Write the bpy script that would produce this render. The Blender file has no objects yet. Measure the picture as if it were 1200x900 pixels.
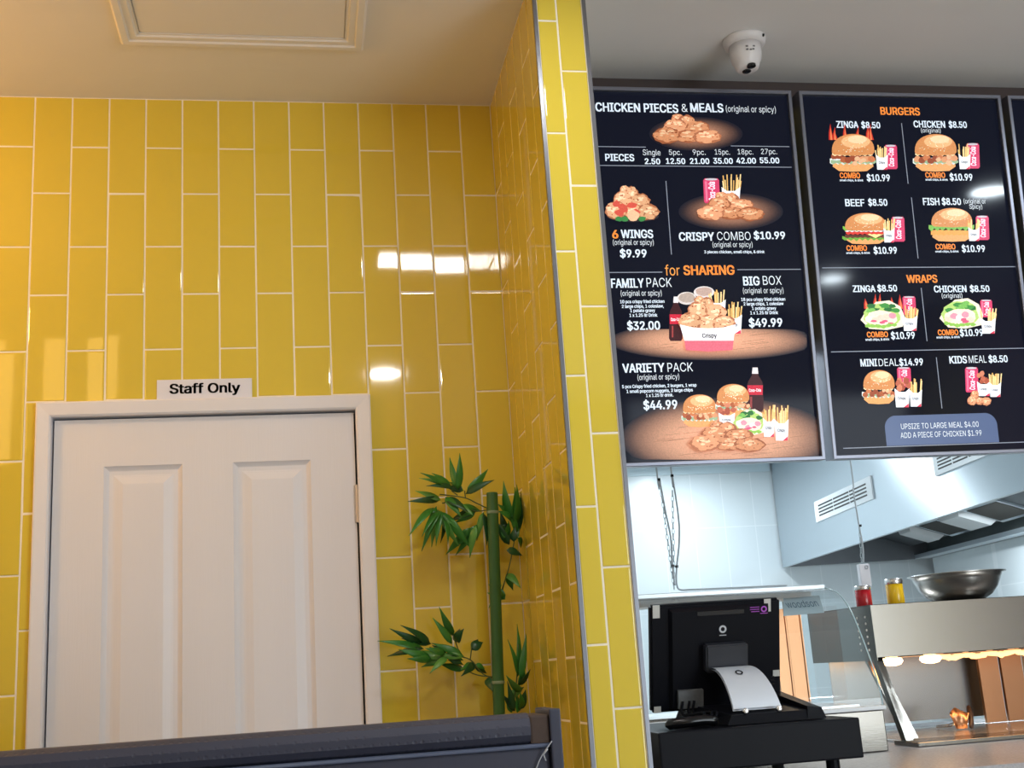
import bpy, bmesh, math, random
from mathutils import Vector, Matrix
from mathutils.geometry import delaunay_2d_cdt
random.seed(7)
R = math.radians
C = bpy.context.scene.collection
sc = bpy.context.scene

# ------------------------------------------------------------------ camera
FPX = 1383.86
CAM = Vector((0.7304, -3.2649, 1.314))
yaw, pit, rol = -0.1821, 0.2378, -0.0667
B = Matrix.Rotation(yaw, 3, 'Z') @ Matrix.Rotation(pit, 3, 'X')
r0, FW, u0 = B.col[0].copy(), B.col[1].copy(), B.col[2].copy()
RT = math.cos(rol)*r0 + math.sin(rol)*u0
UP = -math.sin(rol)*r0 + math.cos(rol)*u0
cd = bpy.data.cameras.new('camera'); cam = bpy.data.objects.new('camera', cd); C.objects.link(cam)
M = Matrix.Identity(4)
for i in range(3):
    M[i][0] = RT[i]; M[i][1] = UP[i]; M[i][2] = -FW[i]; M[i][3] = CAM[i]
cam.matrix_world = M
cd.sensor_width = 36; cd.lens = FPX/1200*36; cd.clip_start = .02
sc.camera = cam
def ray(x, y): return FW + RT*((x-600)/FPX) - UP*((y-450)/FPX)
def at_plane(x, y, P, n):
    d = ray(x, y); return CAM + d*(((P-CAM).dot(n))/d.dot(n))
def at(x, y, Y): return at_plane(x, y, Vector((0, Y, 0)), Vector((0, 1, 0)))

# ------------------------------------------------------------------ view, world, lamps
sc.view_settings.view_transform = 'Standard'; sc.view_settings.look = 'None'
sc.view_settings.gamma = 1; sc.view_settings.use_curve_mapping = False
sc.view_settings.exposure = 0.0
w = bpy.data.worlds.new('world'); sc.world = w; w.use_nodes = True
w.node_tree.nodes['Background'].inputs[0].default_value = (.9, .95, 1, 1)
w.node_tree.nodes['Background'].inputs[1].default_value = 0.05
def lamp(name, kind, loc, power, col, size=.15, size_y=None, rot=(0, 0, 0), shape='DISK', spread=math.pi):
    l = bpy.data.lights.new(name, kind); l.energy = power; l.color = col
    if kind == 'AREA':
        l.shape = shape; l.size = size; l.spread = spread
        if size_y: l.size_y = size_y
    else: l.shadow_soft_size = size
    o = bpy.data.objects.new(name, l); C.objects.link(o); o.location = loc; o.rotation_euler = rot
    return o
COOL, NEUT, WRM = (.80, .92, 1), (1, .96, .91), (1, .84, .62)
CEIL = 3.0
DOWN = [(1.2, -3.24, 12.5, NEUT), (3.7, -1.7, 20, COOL), (4.0, -3.9, 24, COOL), (-1.22, -3.2, 10, WRM)]  # the last one is added, not read off a reflection
for x, y, p, c in DOWN:
    lamp('downlight_lamp', 'AREA', (x, y, CEIL-.022), p, c, .16)
PANEL = (1.255, -1.35, .39, .17)
lamp('panel_lamp', 'AREA', (PANEL[0], PANEL[1], CEIL-.022), 6.8, NEUT, PANEL[2], PANEL[3], shape='RECTANGLE')
lamp('pendant_lamp', 'POINT', (-.80, -.72, 2.64), 22, (1, .52, .17), .07)
for x in (-.46, -.27, -.08):
    lamp('added_streak_lamp', 'AREA', (x, -1.6, 2.5), .6, (1, .6, .18), .09, .5, rot=(R(90), 0, 0), shape='RECTANGLE')  # unseen lamps added to draw warm streaks on the left tiles
lamp('added_rear_fill', 'AREA', (4.2, -5.5, 1.25), 98, (.80, .91, 1), 2.2, 2.2, rot=(R(90), 0, 0), shape='RECTANGLE')  # cool fill added behind the camera to lift the nib wall and ceiling
KIT = (.86, .95, 1)
lamp('kitchen_panel_lamp', 'AREA', (3.50, 4.65, 2.74), 22, KIT, .06, .6, shape='RECTANGLE')
lamp('kitchen_panel_lamp', 'AREA', (2.0, 2.2, 2.80), 36, KIT, .3, 1.2, shape='RECTANGLE')
lamp('added_counter_fill', 'AREA', (3.35, .15, 2.8), 16, KIT, .22)  # unseen light added to brighten the bowl and shakers
lamp('hood_lamp', 'AREA', (4.75, 3.4, 2.12), 22, KIT, .1, .5, shape='RECTANGLE')
WARM = (1, .62, .3)
lamp('display_case_lamp', 'AREA', (2.0, .2, 1.44), .8, WARM, .5, .05, shape='RECTANGLE')
lamp('chip_station_lamp', 'AREA', (2.75, .30, 1.262), .9, WARM, .5, .04, shape='RECTANGLE')

# ------------------------------------------------------------------ materials
AROT = 0.25
def nodes(name):
    m = bpy.data.materials.new(name); m.use_nodes = True
    nt = m.node_tree; return m, nt, nt.nodes['Principled BSDF']
def mat(name, col, rough=.5, metal=0, coat=0, bump=0, bscale=60, vary=.05, vscale=6, emit=0, ecol=None, alpha=1, trans=0, ior=1.45, aniso=0, stretch=(1, 1, 1), spec=None):
    m, nt, b = nodes(name)
    tc = nt.nodes.new('ShaderNodeTexCoord')
    mp = nt.nodes.new('ShaderNodeMapping'); mp.inputs['Scale'].default_value = stretch
    nt.links.new(tc.outputs['Object'], mp.inputs[0])
    if vary:
        n = nt.nodes.new('ShaderNodeTexNoise'); n.inputs['Scale'].default_value = vscale; n.inputs['Detail'].default_value = 3
        nt.links.new(mp.outputs[0], n.inputs['Vector'])
        rmp = nt.nodes.new('ShaderNodeMapRange'); rmp.inputs['To Min'].default_value = 1-vary; rmp.inputs['To Max'].default_value = 1+vary
        nt.links.new(n.outputs['Fac'], rmp.inputs['Value'])
        mx = nt.nodes.new('ShaderNodeMix'); mx.data_type = 'RGBA'; mx.blend_type = 'MULTIPLY'; mx.inputs['Factor'].default_value = 1
        mx.inputs['A'].default_value = (*col, 1)
        nt.links.new(rmp.outputs[0], mx.inputs['B']); nt.links.new(mx.outputs['Result'], b.inputs['Base Color'])
    else: b.inputs['Base Color'].default_value = (*col, 1)
    b.inputs['Roughness'].default_value = rough; b.inputs['Metallic'].default_value = metal
    b.inputs['Coat Weight'].default_value = coat; b.inputs['Coat Roughness'].default_value = .03
    if spec is not None: b.inputs['Specular IOR Level'].default_value = spec
    b.inputs['IOR'].default_value = ior
    if trans: b.inputs['Transmission Weight'].default_value = trans
    if aniso: b.inputs['Anisotropic'].default_value = aniso
    if bump:
        n2 = nt.nodes.new('ShaderNodeTexNoise'); n2.inputs['Scale'].default_value = bscale; n2.inputs['Detail'].default_value = 2
        nt.links.new(mp.outputs[0], n2.inputs['Vector'])
        bp_ = nt.nodes.new('ShaderNodeBump'); bp_.inputs['Strength'].default_value = bump; bp_.inputs['Distance'].default_value = .002
        nt.links.new(n2.outputs['Fac'], bp_.inputs['Height']); nt.links.new(bp_.outputs[0], b.inputs['Normal'])
    if emit:
        b.inputs['Emission Color'].default_value = (*(ecol or col), 1); b.inputs['Emission Strength'].default_value = emit
    if alpha < 1: b.inputs['Alpha'].default_value = alpha
    return m
def S(r, g, b):                                   # sRGB 0..255 to linear
    f = lambda c: (c/255/12.92 if c/255 < .04045 else ((c/255+.055)/1.055)**2.4)
    return (f(r), f(g), f(b))
TILE = mat('yellow_glazed_tile', S(217, 194, 68), .05, coat=.5, vary=.03, bump=.1, bscale=9, stretch=(1.6, 1.6, .35))
GROUT = mat('white_grout', S(238, 232, 214), .8, bump=.3, bscale=300)
PLASTER = mat('ceiling_paint', S(228, 226, 224), .75, vary=.02, bump=.04, bscale=40)
WHITE = mat('door_paint', S(224, 224, 230), .38, vary=.015, bump=.12, bscale=90, stretch=(3, 3, .12))
WHITE2 = mat('trim_paint', S(230, 230, 236), .4, vary=.015)
SIGNW = mat('sign_plastic', S(222, 224, 236), .4, vary=.01)
BLACKT = mat('black_print', S(22, 22, 26), .5, vary=0)
METALTRIM = mat('tile_trim_metal', S(128, 131, 140), .28, metal=.85, vary=.05)
STEEL = mat('brushed_steel', S(122, 118, 112), .2, metal=1, vary=.04, bump=.05, bscale=30, stretch=(.3, .3, 30), aniso=.6)
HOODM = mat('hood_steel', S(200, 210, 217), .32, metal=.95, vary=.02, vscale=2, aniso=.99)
tgn = HOODM.node_tree.nodes.new('ShaderNodeTangent'); tgn.direction_type = 'RADIAL'; tgn.axis = 'Z'
HOODM.node_tree.links.new(tgn.outputs[0], HOODM.node_tree.nodes['Principled BSDF'].inputs['Tangent'])
HOODM.node_tree.nodes['Principled BSDF'].inputs['Anisotropic Rotation'].default_value = AROT
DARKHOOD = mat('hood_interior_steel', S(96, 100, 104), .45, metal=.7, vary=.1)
KWALL = None
BOARDBLK = mat('screen_black', S(9, 11, 18), .07, vary=0, emit=.5, ecol=S(24, 28, 46), spec=.12)
SILVER = mat('frame_silver', S(128, 130, 142), .34, metal=.8, vary=.04)
TXTW = mat('screen_white', S(220, 228, 236), .3, vary=0, emit=.5)
TXTO = mat('screen_orange', S(240, 158, 70), .3, vary=0, emit=.5)
LINE = mat('screen_line', S(150, 158, 176), .3, vary=0, emit=.35)
PANELB = mat('screen_blue', S(78, 96, 136), .25, vary=0, emit=.4)
BLACKP = mat('black_plastic', S(17, 18, 24), .4, vary=.1, spec=.1)
BLACKG = mat('black_gloss', S(14, 14, 17), .2, vary=0)
NAVY = mat('navy_vinyl', S(52, 56, 74), .5, vary=.08, bump=.0)
PIPE = mat('piping_vinyl', S(92, 100, 122), .42, vary=.05)
WORNSHADE = mat('worn_shaded_brown', S(70, 56, 50), .7, vary=.4, vscale=40)  # wear, its brown darkened to include the shade of the notch
BAMBOO = mat('bamboo_green', S(50, 96, 48), .42, vary=.25, vscale=30, stretch=(4, 4, .6))
RINGM = mat('bamboo_ring', S(128, 148, 122), .5, vary=.1)
TWIG = mat('twig_green', S(84, 100, 50), .5)
LEAF = mat('leaf_green', S(56, 124, 48), .32, vary=.35, vscale=25)
LEAFL = mat('leaf_light', S(88, 146, 62), .32, vary=.2, vscale=25)
LEAFD = mat('leaf_dark', S(32, 80, 40), .35, vary=.3, vscale=25)
CCTV = mat('camera_plastic', S(226, 222, 222), .35, vary=.01)
KCEIL = mat('kitchen_ceiling_paint', S(232, 236, 238), .7, vary=.01)
FLOORM = mat('floor_tile_grey', S(186, 180, 172), .4, vary=.1)
BEIGE = mat('dining_wall_paint', S(214, 204, 190), .7, vary=.03)
STONE = mat('counter_stone', S(150, 148, 150), .25, vary=.35, vscale=140)
RED = mat('red_sauce_glass', S(196, 30, 42), .25, coat=.5, vary=.05)
YEL = mat('yellow_spice_glass', S(255, 204, 24), .25, coat=.5, vary=.05)
HOLE = mat('hole_light', S(226, 224, 220), .4)
CHROME = mat('polished_steel', S(226, 225, 224), .26, metal=1, vary=.03)
CORD = mat('grey_cord', S(176, 184, 190), .5, vary=.05)
CHAIN = mat('zinc_chain', S(176, 186, 190), .35, metal=.9, vary=.05)
BULB = mat('lamp_glow', S(255, 226, 180), .5, vary=0, emit=14, ecol=S(255, 200, 130))
DIFF = mat('downlight_diffuser', S(250, 250, 250), .5, vary=0, emit=6, ecol=(1, .97, .92))
def glassmat(name, tint, tr):
    m = bpy.data.materials.new(name); m.use_nodes = True; nt = m.node_tree; nt.nodes.clear()
    o = nt.nodes.new('ShaderNodeOutputMaterial'); t = nt.nodes.new('ShaderNodeBsdfTransparent'); g = nt.nodes.new('ShaderNodeBsdfGlossy')
    g.inputs['Roughness'].default_value = .04; t.inputs[0].default_value = (*tint, 1)
    mx = nt.nodes.new('ShaderNodeMixShader'); fr = nt.nodes.new('ShaderNodeFresnel'); fr.inputs[0].default_value = tr
    nt.links.new(fr.outputs[0], mx.inputs[0]); nt.links.new(t.outputs[0], mx.inputs[1]); nt.links.new(g.outputs[0], mx.inputs[2])
    nt.links.new(mx.outputs[0], o.inputs[0]); return m
GLASS = glassmat('case_glass', (.93, .97, .98), 1.5)
# navy vinyl with a grid of pressed dots
nt = NAVY.node_tree; b = nt.nodes['Principled BSDF']
tc = nt.nodes.new('ShaderNodeTexCoord'); vo = nt.nodes.new('ShaderNodeTexVoronoi'); vo.inputs['Scale'].default_value = 75; vo.inputs['Randomness'].default_value = .15
cr = nt.nodes.new('ShaderNodeMapRange'); cr.inputs['From Min'].default_value = .12; cr.inputs['From Max'].default_value = .3
bm_ = nt.nodes.new('ShaderNodeBump'); bm_.inputs['Strength'].default_value = .35; bm_.inputs['Distance'].default_value = .002
nt.links.new(tc.outputs['Object'], vo.inputs['Vector']); nt.links.new(vo.outputs['Distance'], cr.inputs['Value']); nt.links.new(cr.outputs[0], bm_.inputs['Height']); nt.links.new(bm_.outputs[0], b.inputs['Normal'])
# kitchen wall panels
KWALL, nt, b = nodes('kitchen_wall_panel')
tc = nt.nodes.new('ShaderNodeTexCoord'); mp = nt.nodes.new('ShaderNodeMapping'); mp.inputs['Rotation'].default_value = (R(90), 0, 0); mp.inputs['Location'].default_value = (0, .42, 0)
br = nt.nodes.new('ShaderNodeTexBrick'); br.offset = 0
br.inputs['Color1'].default_value = (*S(216, 226, 230), 1); br.inputs['Color2'].default_value = (*S(215, 225, 230), 1); br.inputs['Mortar'].default_value = (*S(228, 236, 240), 1)
br.inputs['Scale'].default_value = 1; br.inputs['Brick Width'].default_value = .245; br.inputs['Row Height'].default_value = .62; br.inputs['Mortar Size'].default_value = .004
nt.links.new(tc.outputs['Object'], mp.inputs[0]); nt.links.new(mp.outputs[0], br.inputs['Vector']); nt.links.new(br.outputs['Color'], b.inputs['Base Color'])
b.inputs['Roughness'].default_value = .3
# printed picture: colours held per vertex of the flat print
PRINT, nt, b = nodes('screen_picture')
at_ = nt.nodes.new('ShaderNodeVertexColor'); at_.layer_name = 'Col'
ns = nt.nodes.new('ShaderNodeTexNoise'); ns.inputs['Scale'].default_value = 260; ns.inputs['Detail'].default_value = 2
tc = nt.nodes.new('ShaderNodeTexCoord'); nt.links.new(tc.outputs['Object'], ns.inputs['Vector'])
mr = nt.nodes.new('ShaderNodeMapRange'); mr.inputs['To Min'].default_value = .72; mr.inputs['To Max'].default_value = 1.25
mx = nt.nodes.new('ShaderNodeMix'); mx.data_type = 'RGBA'; mx.blend_type = 'MULTIPLY'; mx.inputs['Factor'].default_value = 1
nt.links.new(ns.outputs['Fac'], mr.inputs['Value']); nt.links.new(at_.outputs['Color'], mx.inputs['A']); nt.links.new(mr.outputs[0], mx.inputs['B'])
nt.links.new(mx.outputs['Result'], b.inputs['Base Color']); nt.links.new(mx.outputs['Result'], b.inputs['Emission Color']); b.inputs['Emission Strength'].default_value = .62
b.inputs['Roughness'].default_value = .3; b.inputs['Specular IOR Level'].default_value = .2

# ------------------------------------------------------------------ helpers
def obj(name, bm, m, parent=None, smooth=False, loc=None):
    me = bpy.data.meshes.new(name); bm.normal_update(); bm.to_mesh(me); bm.free()
    for x in (m if isinstance(m, (list, tuple)) else [m]): me.materials.append(x)
    if smooth:
        for p in me.polygons: p.use_smooth = True
    o = bpy.data.objects.new(name, me); C.objects.link(o)
    if parent is not None:
        o.parent = parent; o.matrix_parent_inverse = Matrix.Translation(-parent.location)
    return o
def tag(o, label, cat, group=None):
    o['label'] = label; o['category'] = cat
    if group: o['group'] = group
    return o
def thing(name, label, cat, loc, group=None):
    o = bpy.data.objects.new(name, None); C.objects.link(o); o.location = loc; o.empty_display_size = .05
    return tag(o, label, cat, group)
def struct(o, label=None):
    o['kind'] = 'structure'
    if label: o['label'] = label
    return o
def box(bm, x0, y0, z0, x1, y1, z1, bev=0, mi=0):
    vs = [bm.verts.new(p) for p in ((x0,y0,z0),(x1,y0,z0),(x1,y1,z0),(x0,y1,z0),(x0,y0,z1),(x1,y0,z1),(x1,y1,z1),(x0,y1,z1))]
    fs = [bm.faces.new([vs[i] for i in q]) for q in ((0,3,2,1),(4,5,6,7),(0,1,5,4),(1,2,6,5),(2,3,7,6),(3,0,4,7))]
    for f in fs: f.material_index = mi
    if bev:
        es = {e for f in fs for e in f.edges}
        bmesh.ops.bevel(bm, geom=list(es), offset=bev, segments=2, affect='EDGES', profile=.6)
    return vs
def bx(*a, **k): bm = bmesh.new(); box(bm, *a, **k); return bm
def hexa(bm, bot, top, mi=0):                     # two 4-point rings
    a = [bm.verts.new(p) for p in bot]; c = [bm.verts.new(p) for p in top]
    fs = [bm.faces.new(a[::-1]), bm.faces.new(c)] + [bm.faces.new([a[i], a[(i+1)%4], c[(i+1)%4], c[i]]) for i in range(4)]
    for f in fs: f.material_index = mi
    return fs
def tube(bm, pts, rad, n=8, cap=True):
    pts = [Vector(p) for p in pts]; rings = []; prev = None
    for i, p in enumerate(pts):
        t = (pts[min(i+1, len(pts)-1)] - pts[max(i-1, 0)]).normalized()
        a = t.orthogonal().normalized() if prev is None else (prev - t*prev.dot(t)).normalized()
        prev = a; c = t.cross(a); rr = rad[i] if isinstance(rad, (list, tuple)) else rad
        rings.append([bm.verts.new(p + rr*(a*math.cos(2*math.pi*k/n) + c*math.sin(2*math.pi*k/n))) for k in range(n)])
    for i in range(len(rings)-1):
        for k in range(n): bm.faces.new([rings[i][k], rings[i][(k+1)%n], rings[i+1][(k+1)%n], rings[i+1][k]])
    if cap: bm.faces.new(rings[0][::-1]); bm.faces.new(rings[-1])
def lathe(bm, cx, cy, prof, n=32, capb=True, capt=True):
    rings = [[bm.verts.new((cx+r*math.cos(2*math.pi*k/n), cy+r*math.sin(2*math.pi*k/n), z)) for k in range(n)] for r, z in prof]
    for i in range(len(rings)-1):
        for k in range(n): bm.faces.new([rings[i][k], rings[i][(k+1)%n], rings[i+1][(k+1)%n], rings[i+1][k]])
    if capb: bm.faces.new(rings[0][::-1])
    if capt: bm.faces.new(rings[-1])
def spline(pts, n=6):
    pts = [Vector(p) for p in pts]; out = []
    for i in range(len(pts)-1):
        p0, p1, p2, p3 = pts[max(i-1,0)], pts[i], pts[i+1], pts[min(i+2, len(pts)-1)]
        for k in range(n):
            t = k/n; out.append(.5*((2*p1)+(p2-p0)*t+(2*p0-5*p1+4*p2-p3)*t*t+(-p0+3*p1-3*p2+p3)*t**3))
    out.append(pts[-1]); return out

# ------------------------------------------------------------------ lettering
_cache = {}
FONT = None
try:                                              # the grotesk that ships with Blender, else its default face
    FONT = bpy.data.fonts.load(bpy.utils.system_resource('DATAFILES', path='fonts') + '/Inter.woff2')
except Exception: FONT = None
def glyphs(s, bold):
    key = (s, bold)
    if key not in _cache:
        cu = bpy.data.curves.new('t', 'FONT'); cu.body = s; cu.size = 1; cu.resolution_u = 2; cu.fill_mode = 'NONE' if 'NONE' in [e.identifier for e in cu.bl_rna.properties['fill_mode'].enum_items] else 'FRONT'
        if FONT: cu.font = FONT
        cu.dimensions = '3D'
        o = bpy.data.objects.new('t', cu); C.objects.link(o)
        dg = bpy.context.evaluated_depsgraph_get(); me = o.evaluated_get(dg).to_mesh()
        co = [v.co.copy() for v in me.vertices]; nb = {}
        for e in me.edges:
            a, b_ = e.vertices; nb.setdefault(a, []).append(b_); nb.setdefault(b_, []).append(a)
        o.evaluated_get(dg).to_mesh_clear(); bpy.data.objects.remove(o); bpy.data.curves.remove(cu)
        seen = set(); loops = []
        for st in sorted(nb):                     # walk each outline in vertex order
            if st in seen: continue
            lp_ = [st]; seen.add(st); cur = st
            while True:
                nx = [q for q in nb[cur] if q not in seen]
                if not nx: break
                cur = min(nx) if len(lp_) == 1 else nx[0]; seen.add(cur); lp_.append(cur)
            if len(lp_) > 2: loops.append([co[q] for q in lp_])
        def wind(p, l):                           # winding number of outline l about p
            k = 0
            for q in range(len(l)):
                a, b_ = l[q-1], l[q]
                if (a.y <= p.y) != (b_.y <= p.y) and p.x < a.x+(b_.x-a.x)*(p.y-a.y)/(b_.y-a.y): k += 1 if b_.y > a.y else -1
            return k
        grp = []                                  # outlines that overlap in x belong to one letter
        for l in sorted(loops, key=lambda l: min(v.x for v in l)):
            x0, x1 = min(v.x for v in l), max(v.x for v in l)
            if grp and x0 < grp[-1][1]: grp[-1][0].append(l); grp[-1][1] = max(grp[-1][1], x1)
            else: grp.append([[l], x1])
        vs, fs = [], []
        for ls, _ in grp:
            pv, ed_ = [], []
            for l in ls:
                n0 = len(pv); pv += [v.to_2d() for v in l]; ed_ += [(n0+q, n0+(q+1) % len(l)) for q in range(len(l))]
            ov, oe, of, *_r = delaunay_2d_cdt(pv, ed_, [], 0, 1e-6)
            n0 = len(vs); vs += [Vector((v[0], v[1], 0)) for v in ov]
            for f in of:
                c = (ov[f[0]]+ov[f[1]]+ov[f[2]])/3
                if sum(wind(c, l) for l in ls): fs.append([n0+q for q in f])
        if bold:                                  # heavier strokes: the outline stamped a few times side by side
            n0 = len(vs); v0, f0 = vs, fs; vs, fs = [], []
            for q, (dx, dy) in enumerate(((0, 0), (.026, .011), (-.026, .011), (.026, -.011), (-.026, -.011))):
                vs += [v + Vector((dx, dy, 0)) for v in v0]; fs += [[i+q*n0 for i in f] for f in f0]
        _cache[key] = (vs, fs)
    return _cache[key]
_H = {}
def caph(b):
    if b not in _H: _H[b] = max(v.y for v in glyphs('H', b)[0])
    return _H[b]
def letter(bm, s, P, ux, uy, h, bold=True, width=None):
    """text s with baseline starting at P, along unit ux, cap height h along unit uy"""
    vs, fs = glyphs(s, bold); x0 = min(v.x for v in vs); x1 = max(v.x for v in vs)
    ky = h/caph(bold); kx = width/(x1-x0) if width else ky
    nv = [bm.verts.new(P + ux*((v.x-x0)*kx) + uy*(v.y*ky)) for v in vs]
    for f in fs:
        try: bm.faces.new([nv[i] for i in f])
        except ValueError: pass

# ------------------------------------------------------------------ tiled walls
TW, TH, GR = .102, .302, .0047
def tile_face(bm, o, ux, uy, n, rects):
    """glazed tiles with rounded edges standing 2 mm proud of the grout"""
    for (a0, b0, a1, b1) in rects:
        if a1-a0 < .012 or b1-b0 < .012: continue
        g = GR/2; a0 += g; a1 -= g; b0 += g; b1 -= g
        tx, ty = random.gauss(0, .0034), random.gauss(0, .0026)
        ca, cb = (a0+a1)/2, (b0+b1)/2
        prev = None
        for ins, hgt in ((0, -.003), (0, .0002), (.0004, .0007), (.0016, .0011), (.004, .0012)):
            ring = []
            for a, b_ in ((a0+ins, b0+ins), (a1-ins, b0+ins), (a1-ins, b1-ins), (a0+ins, b1-ins)):
                ring.append(bm.verts.new(o + ux*a + uy*b_ + n*(hgt + (a-ca)*tx + (b_-cb)*ty)))
            if prev:
                for k in range(4):
                    f = bm.faces.new([prev[k], prev[(k+1)%4], ring[(k+1)%4], ring[k]]); f.material_index = 0
            prev = ring
        bm.faces.new(prev).material_index = 0
def running(a_edges, b0, b1, joint):
    out = []
    for i in range(len(a_edges)-1):
        j0 = joint(i); k = math.floor((b0-j0)/TH); z = j0+k*TH
        while z < b1:
            lo, hi = max(z, b0), min(z+TH, b1)
            if hi-lo > .01: out.append((a_edges[i], lo, a_edges[i+1], hi))
            z += TH
    return out
X3, Y3, Z3 = Vector((1,0,0)), Vector((0,1,0)), Vector((0,0,1))
ZR, ODD = 2.7032, .5317
NX0, NX1, NY = 1.3216, 1.4477, -.707               # nib wall end
# --- back wall with the door opening
OP = (.052, .902, 2.072)
edges = [i*TW for i in range(-14, 13)] + [NX0]
rects = []
for q in running(edges, 0, CEIL, lambda i: ZR - ((i-14)%2)*ODD*TH):
    a0, b0, a1, b1 = q
    if a1 <= OP[0] or a0 >= OP[1] or b0 >= OP[2]: rects.append(q); continue
    if a0 < OP[0]: rects.append((a0, b0, OP[0], b1))
    if a1 > OP[1]: rects.append((OP[1], b0, a1, b1))
    if b1 > OP[2]: rects.append((max(a0, OP[0]), OP[2], min(a1, OP[1]), b1))
bm = bmesh.new()
tile_face(bm, Vector((0, 0, 0)), X3, Z3, -Y3, rects)
for q in ((-1.43, 0, OP[0], CEIL), (OP[1], 0, NX0, CEIL), (OP[0], OP[2], OP[1], CEIL)):
    box(bm, q[0], 0, q[1], q[2], .11, q[3], mi=1)
struct(obj('wall_back', bm, [TILE, GROUT]), 'yellow glazed tile wall around the white door')
# --- nib wall: left side and end face
bm = bmesh.new()
se = [0]; 
while se[-1] + TW < -NY: se.append(se[-1]+TW)
se.append(-NY-.004)
tile_face(bm, Vector((NX0, 0, 0)), -Y3, Z3, -X3, running(se, 0, CEIL, lambda i: ZR-TH - (i%2)*ODD*TH))
me_ = 1.3755
tile_face(bm, Vector((0, NY, 0)), X3, Z3, -Y3, running([NX0+.004, me_, NX1-.006], 0, CEIL, lambda i: (2.5647, 2.7305)[i]))
box(bm, NX0, NY, 0, NX1, .11, CEIL, mi=1)
struct(obj('wall_nib', bm, [TILE, GROUT]), 'yellow tiled nib wall end between door corner and kitchen servery')
struct(obj('trim_1', bx(NX0-.005, NY-.005, 0, NX0+.004, NY+.005, CEIL), METALTRIM), 'metal tile edge strip on left corner of yellow nib wall')
struct(obj('trim_2', bx(NX1-.006, NY-.005, 0, NX1+.003, NY+.012, CEIL), METALTRIM), 'metal tile edge strip on right corner of yellow nib wall')
# --- bulkhead above the servery
bm = bmesh.new()
HB = 2.178
ed = [NX1+.003]; 
while ed[-1] < 5.4: ed.append(ed[-1]+TW)
tile_face(bm, Vector((0, -.165, 0)), X3, Z3, -Y3, running(ed, HB, CEIL, lambda i: 2.62 - (i%2)*.5*TH))
box(bm, NX1+.003, -.165, HB, 5.4, -.035, CEIL, mi=1)
struct(obj('wall_bulkhead', bm, [TILE, mat('bulkhead_plaster', S(226, 206, 196), .7)]), 'yellow tiled bulkhead above the servery behind the menu screens')
# --- ceilings, floor, walls
bm = bmesh.new()
box(bm, -1.43, -5.6, CEIL, 5.4, .11, CEIL+.06)
struct(obj('ceiling', bm, PLASTER), 'white painted ceiling')
struct(obj('floor', bx(-1.43, -5.6, -.06, 7.2, 5.6, 0), FLOORM))
struct(obj('wall_left', bx(-1.53, -5.6, 0, -1.43, .11, CEIL), BEIGE))
struct(obj('wall_rear', bx(-1.53, -5.7, 0, 5.5, -5.6, CEIL), BEIGE))
bm = bmesh.new(); box(bm, 5.4, -4.05, 0, 5.5, -.165, CEIL); box(bm, 5.4, -4.75, 0, 5.5, -4.05, CEIL, mi=1); box(bm, 5.4, -5.6, 0, 5.5, -4.75, CEIL, mi=2)  # unseen wall, colour bands added for the canopy to reflect
struct(obj('wall_right', bm, [mat('added_grey_band', S(150, 146, 144), .7), mat('added_pink_band', S(216, 190, 194), .7), mat('added_yellow_band', S(204, 184, 78), .6)]))
KC = 2.84
bm = bmesh.new(); box(bm, NX1+.003, 5.42, 0, 7.2, 5.52, KC)
kw = struct(obj('wall_kitchen_far', bm, KWALL), 'pale blue panelled far wall of the kitchen')
struct(obj('wall_kitchen_left', bx(NX1-.09, .11, 0, NX1+.003, 5.42, KC), KWALL))
struct(obj('ceiling_kitchen', bx(NX1-.09, -.035, KC, 7.2, 5.52, KC+.06), KCEIL))
struct(obj('shade_strip', bx(NX1+.004, -.186, 2.925, 5.4, -.168, CEIL-.0005), mat('shade_strip_paint', S(78, 66, 64), .6)), 'dark strip standing in for shade along the ceiling above the menu screens')  # dark strip put in place of the shade above the screens
struct(obj('trim_3', bx(NX1+.003, 5.405, 2.70, 4.33, 5.42, KC), mat('cornice_panel', S(206, 224, 232), .4, vary=.01)), 'pale panel strip along the top of the far kitchen wall')
# hood axis
HF = Vector((4.34, 5.40, 0)); HD = Vector((-.1168, -.9931, 0)).normalized(); HN = Vector((.9931, -.1168, 0)).normalized()
bm = bmesh.new()
p0 = HF + HN*1.18; p1 = p0 + HD*4.4
hexa(bm, [p0, p1, p1+HN*.1, p0+HN*.1], [p0+Z3*KC, p1+Z3*KC, p1+HN*.1+Z3*KC, p0+HN*.1+Z3*KC])
struct(obj('wall_kitchen_right', bm, KWALL), 'pale panelled right wall of the kitchen under the hood')

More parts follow.
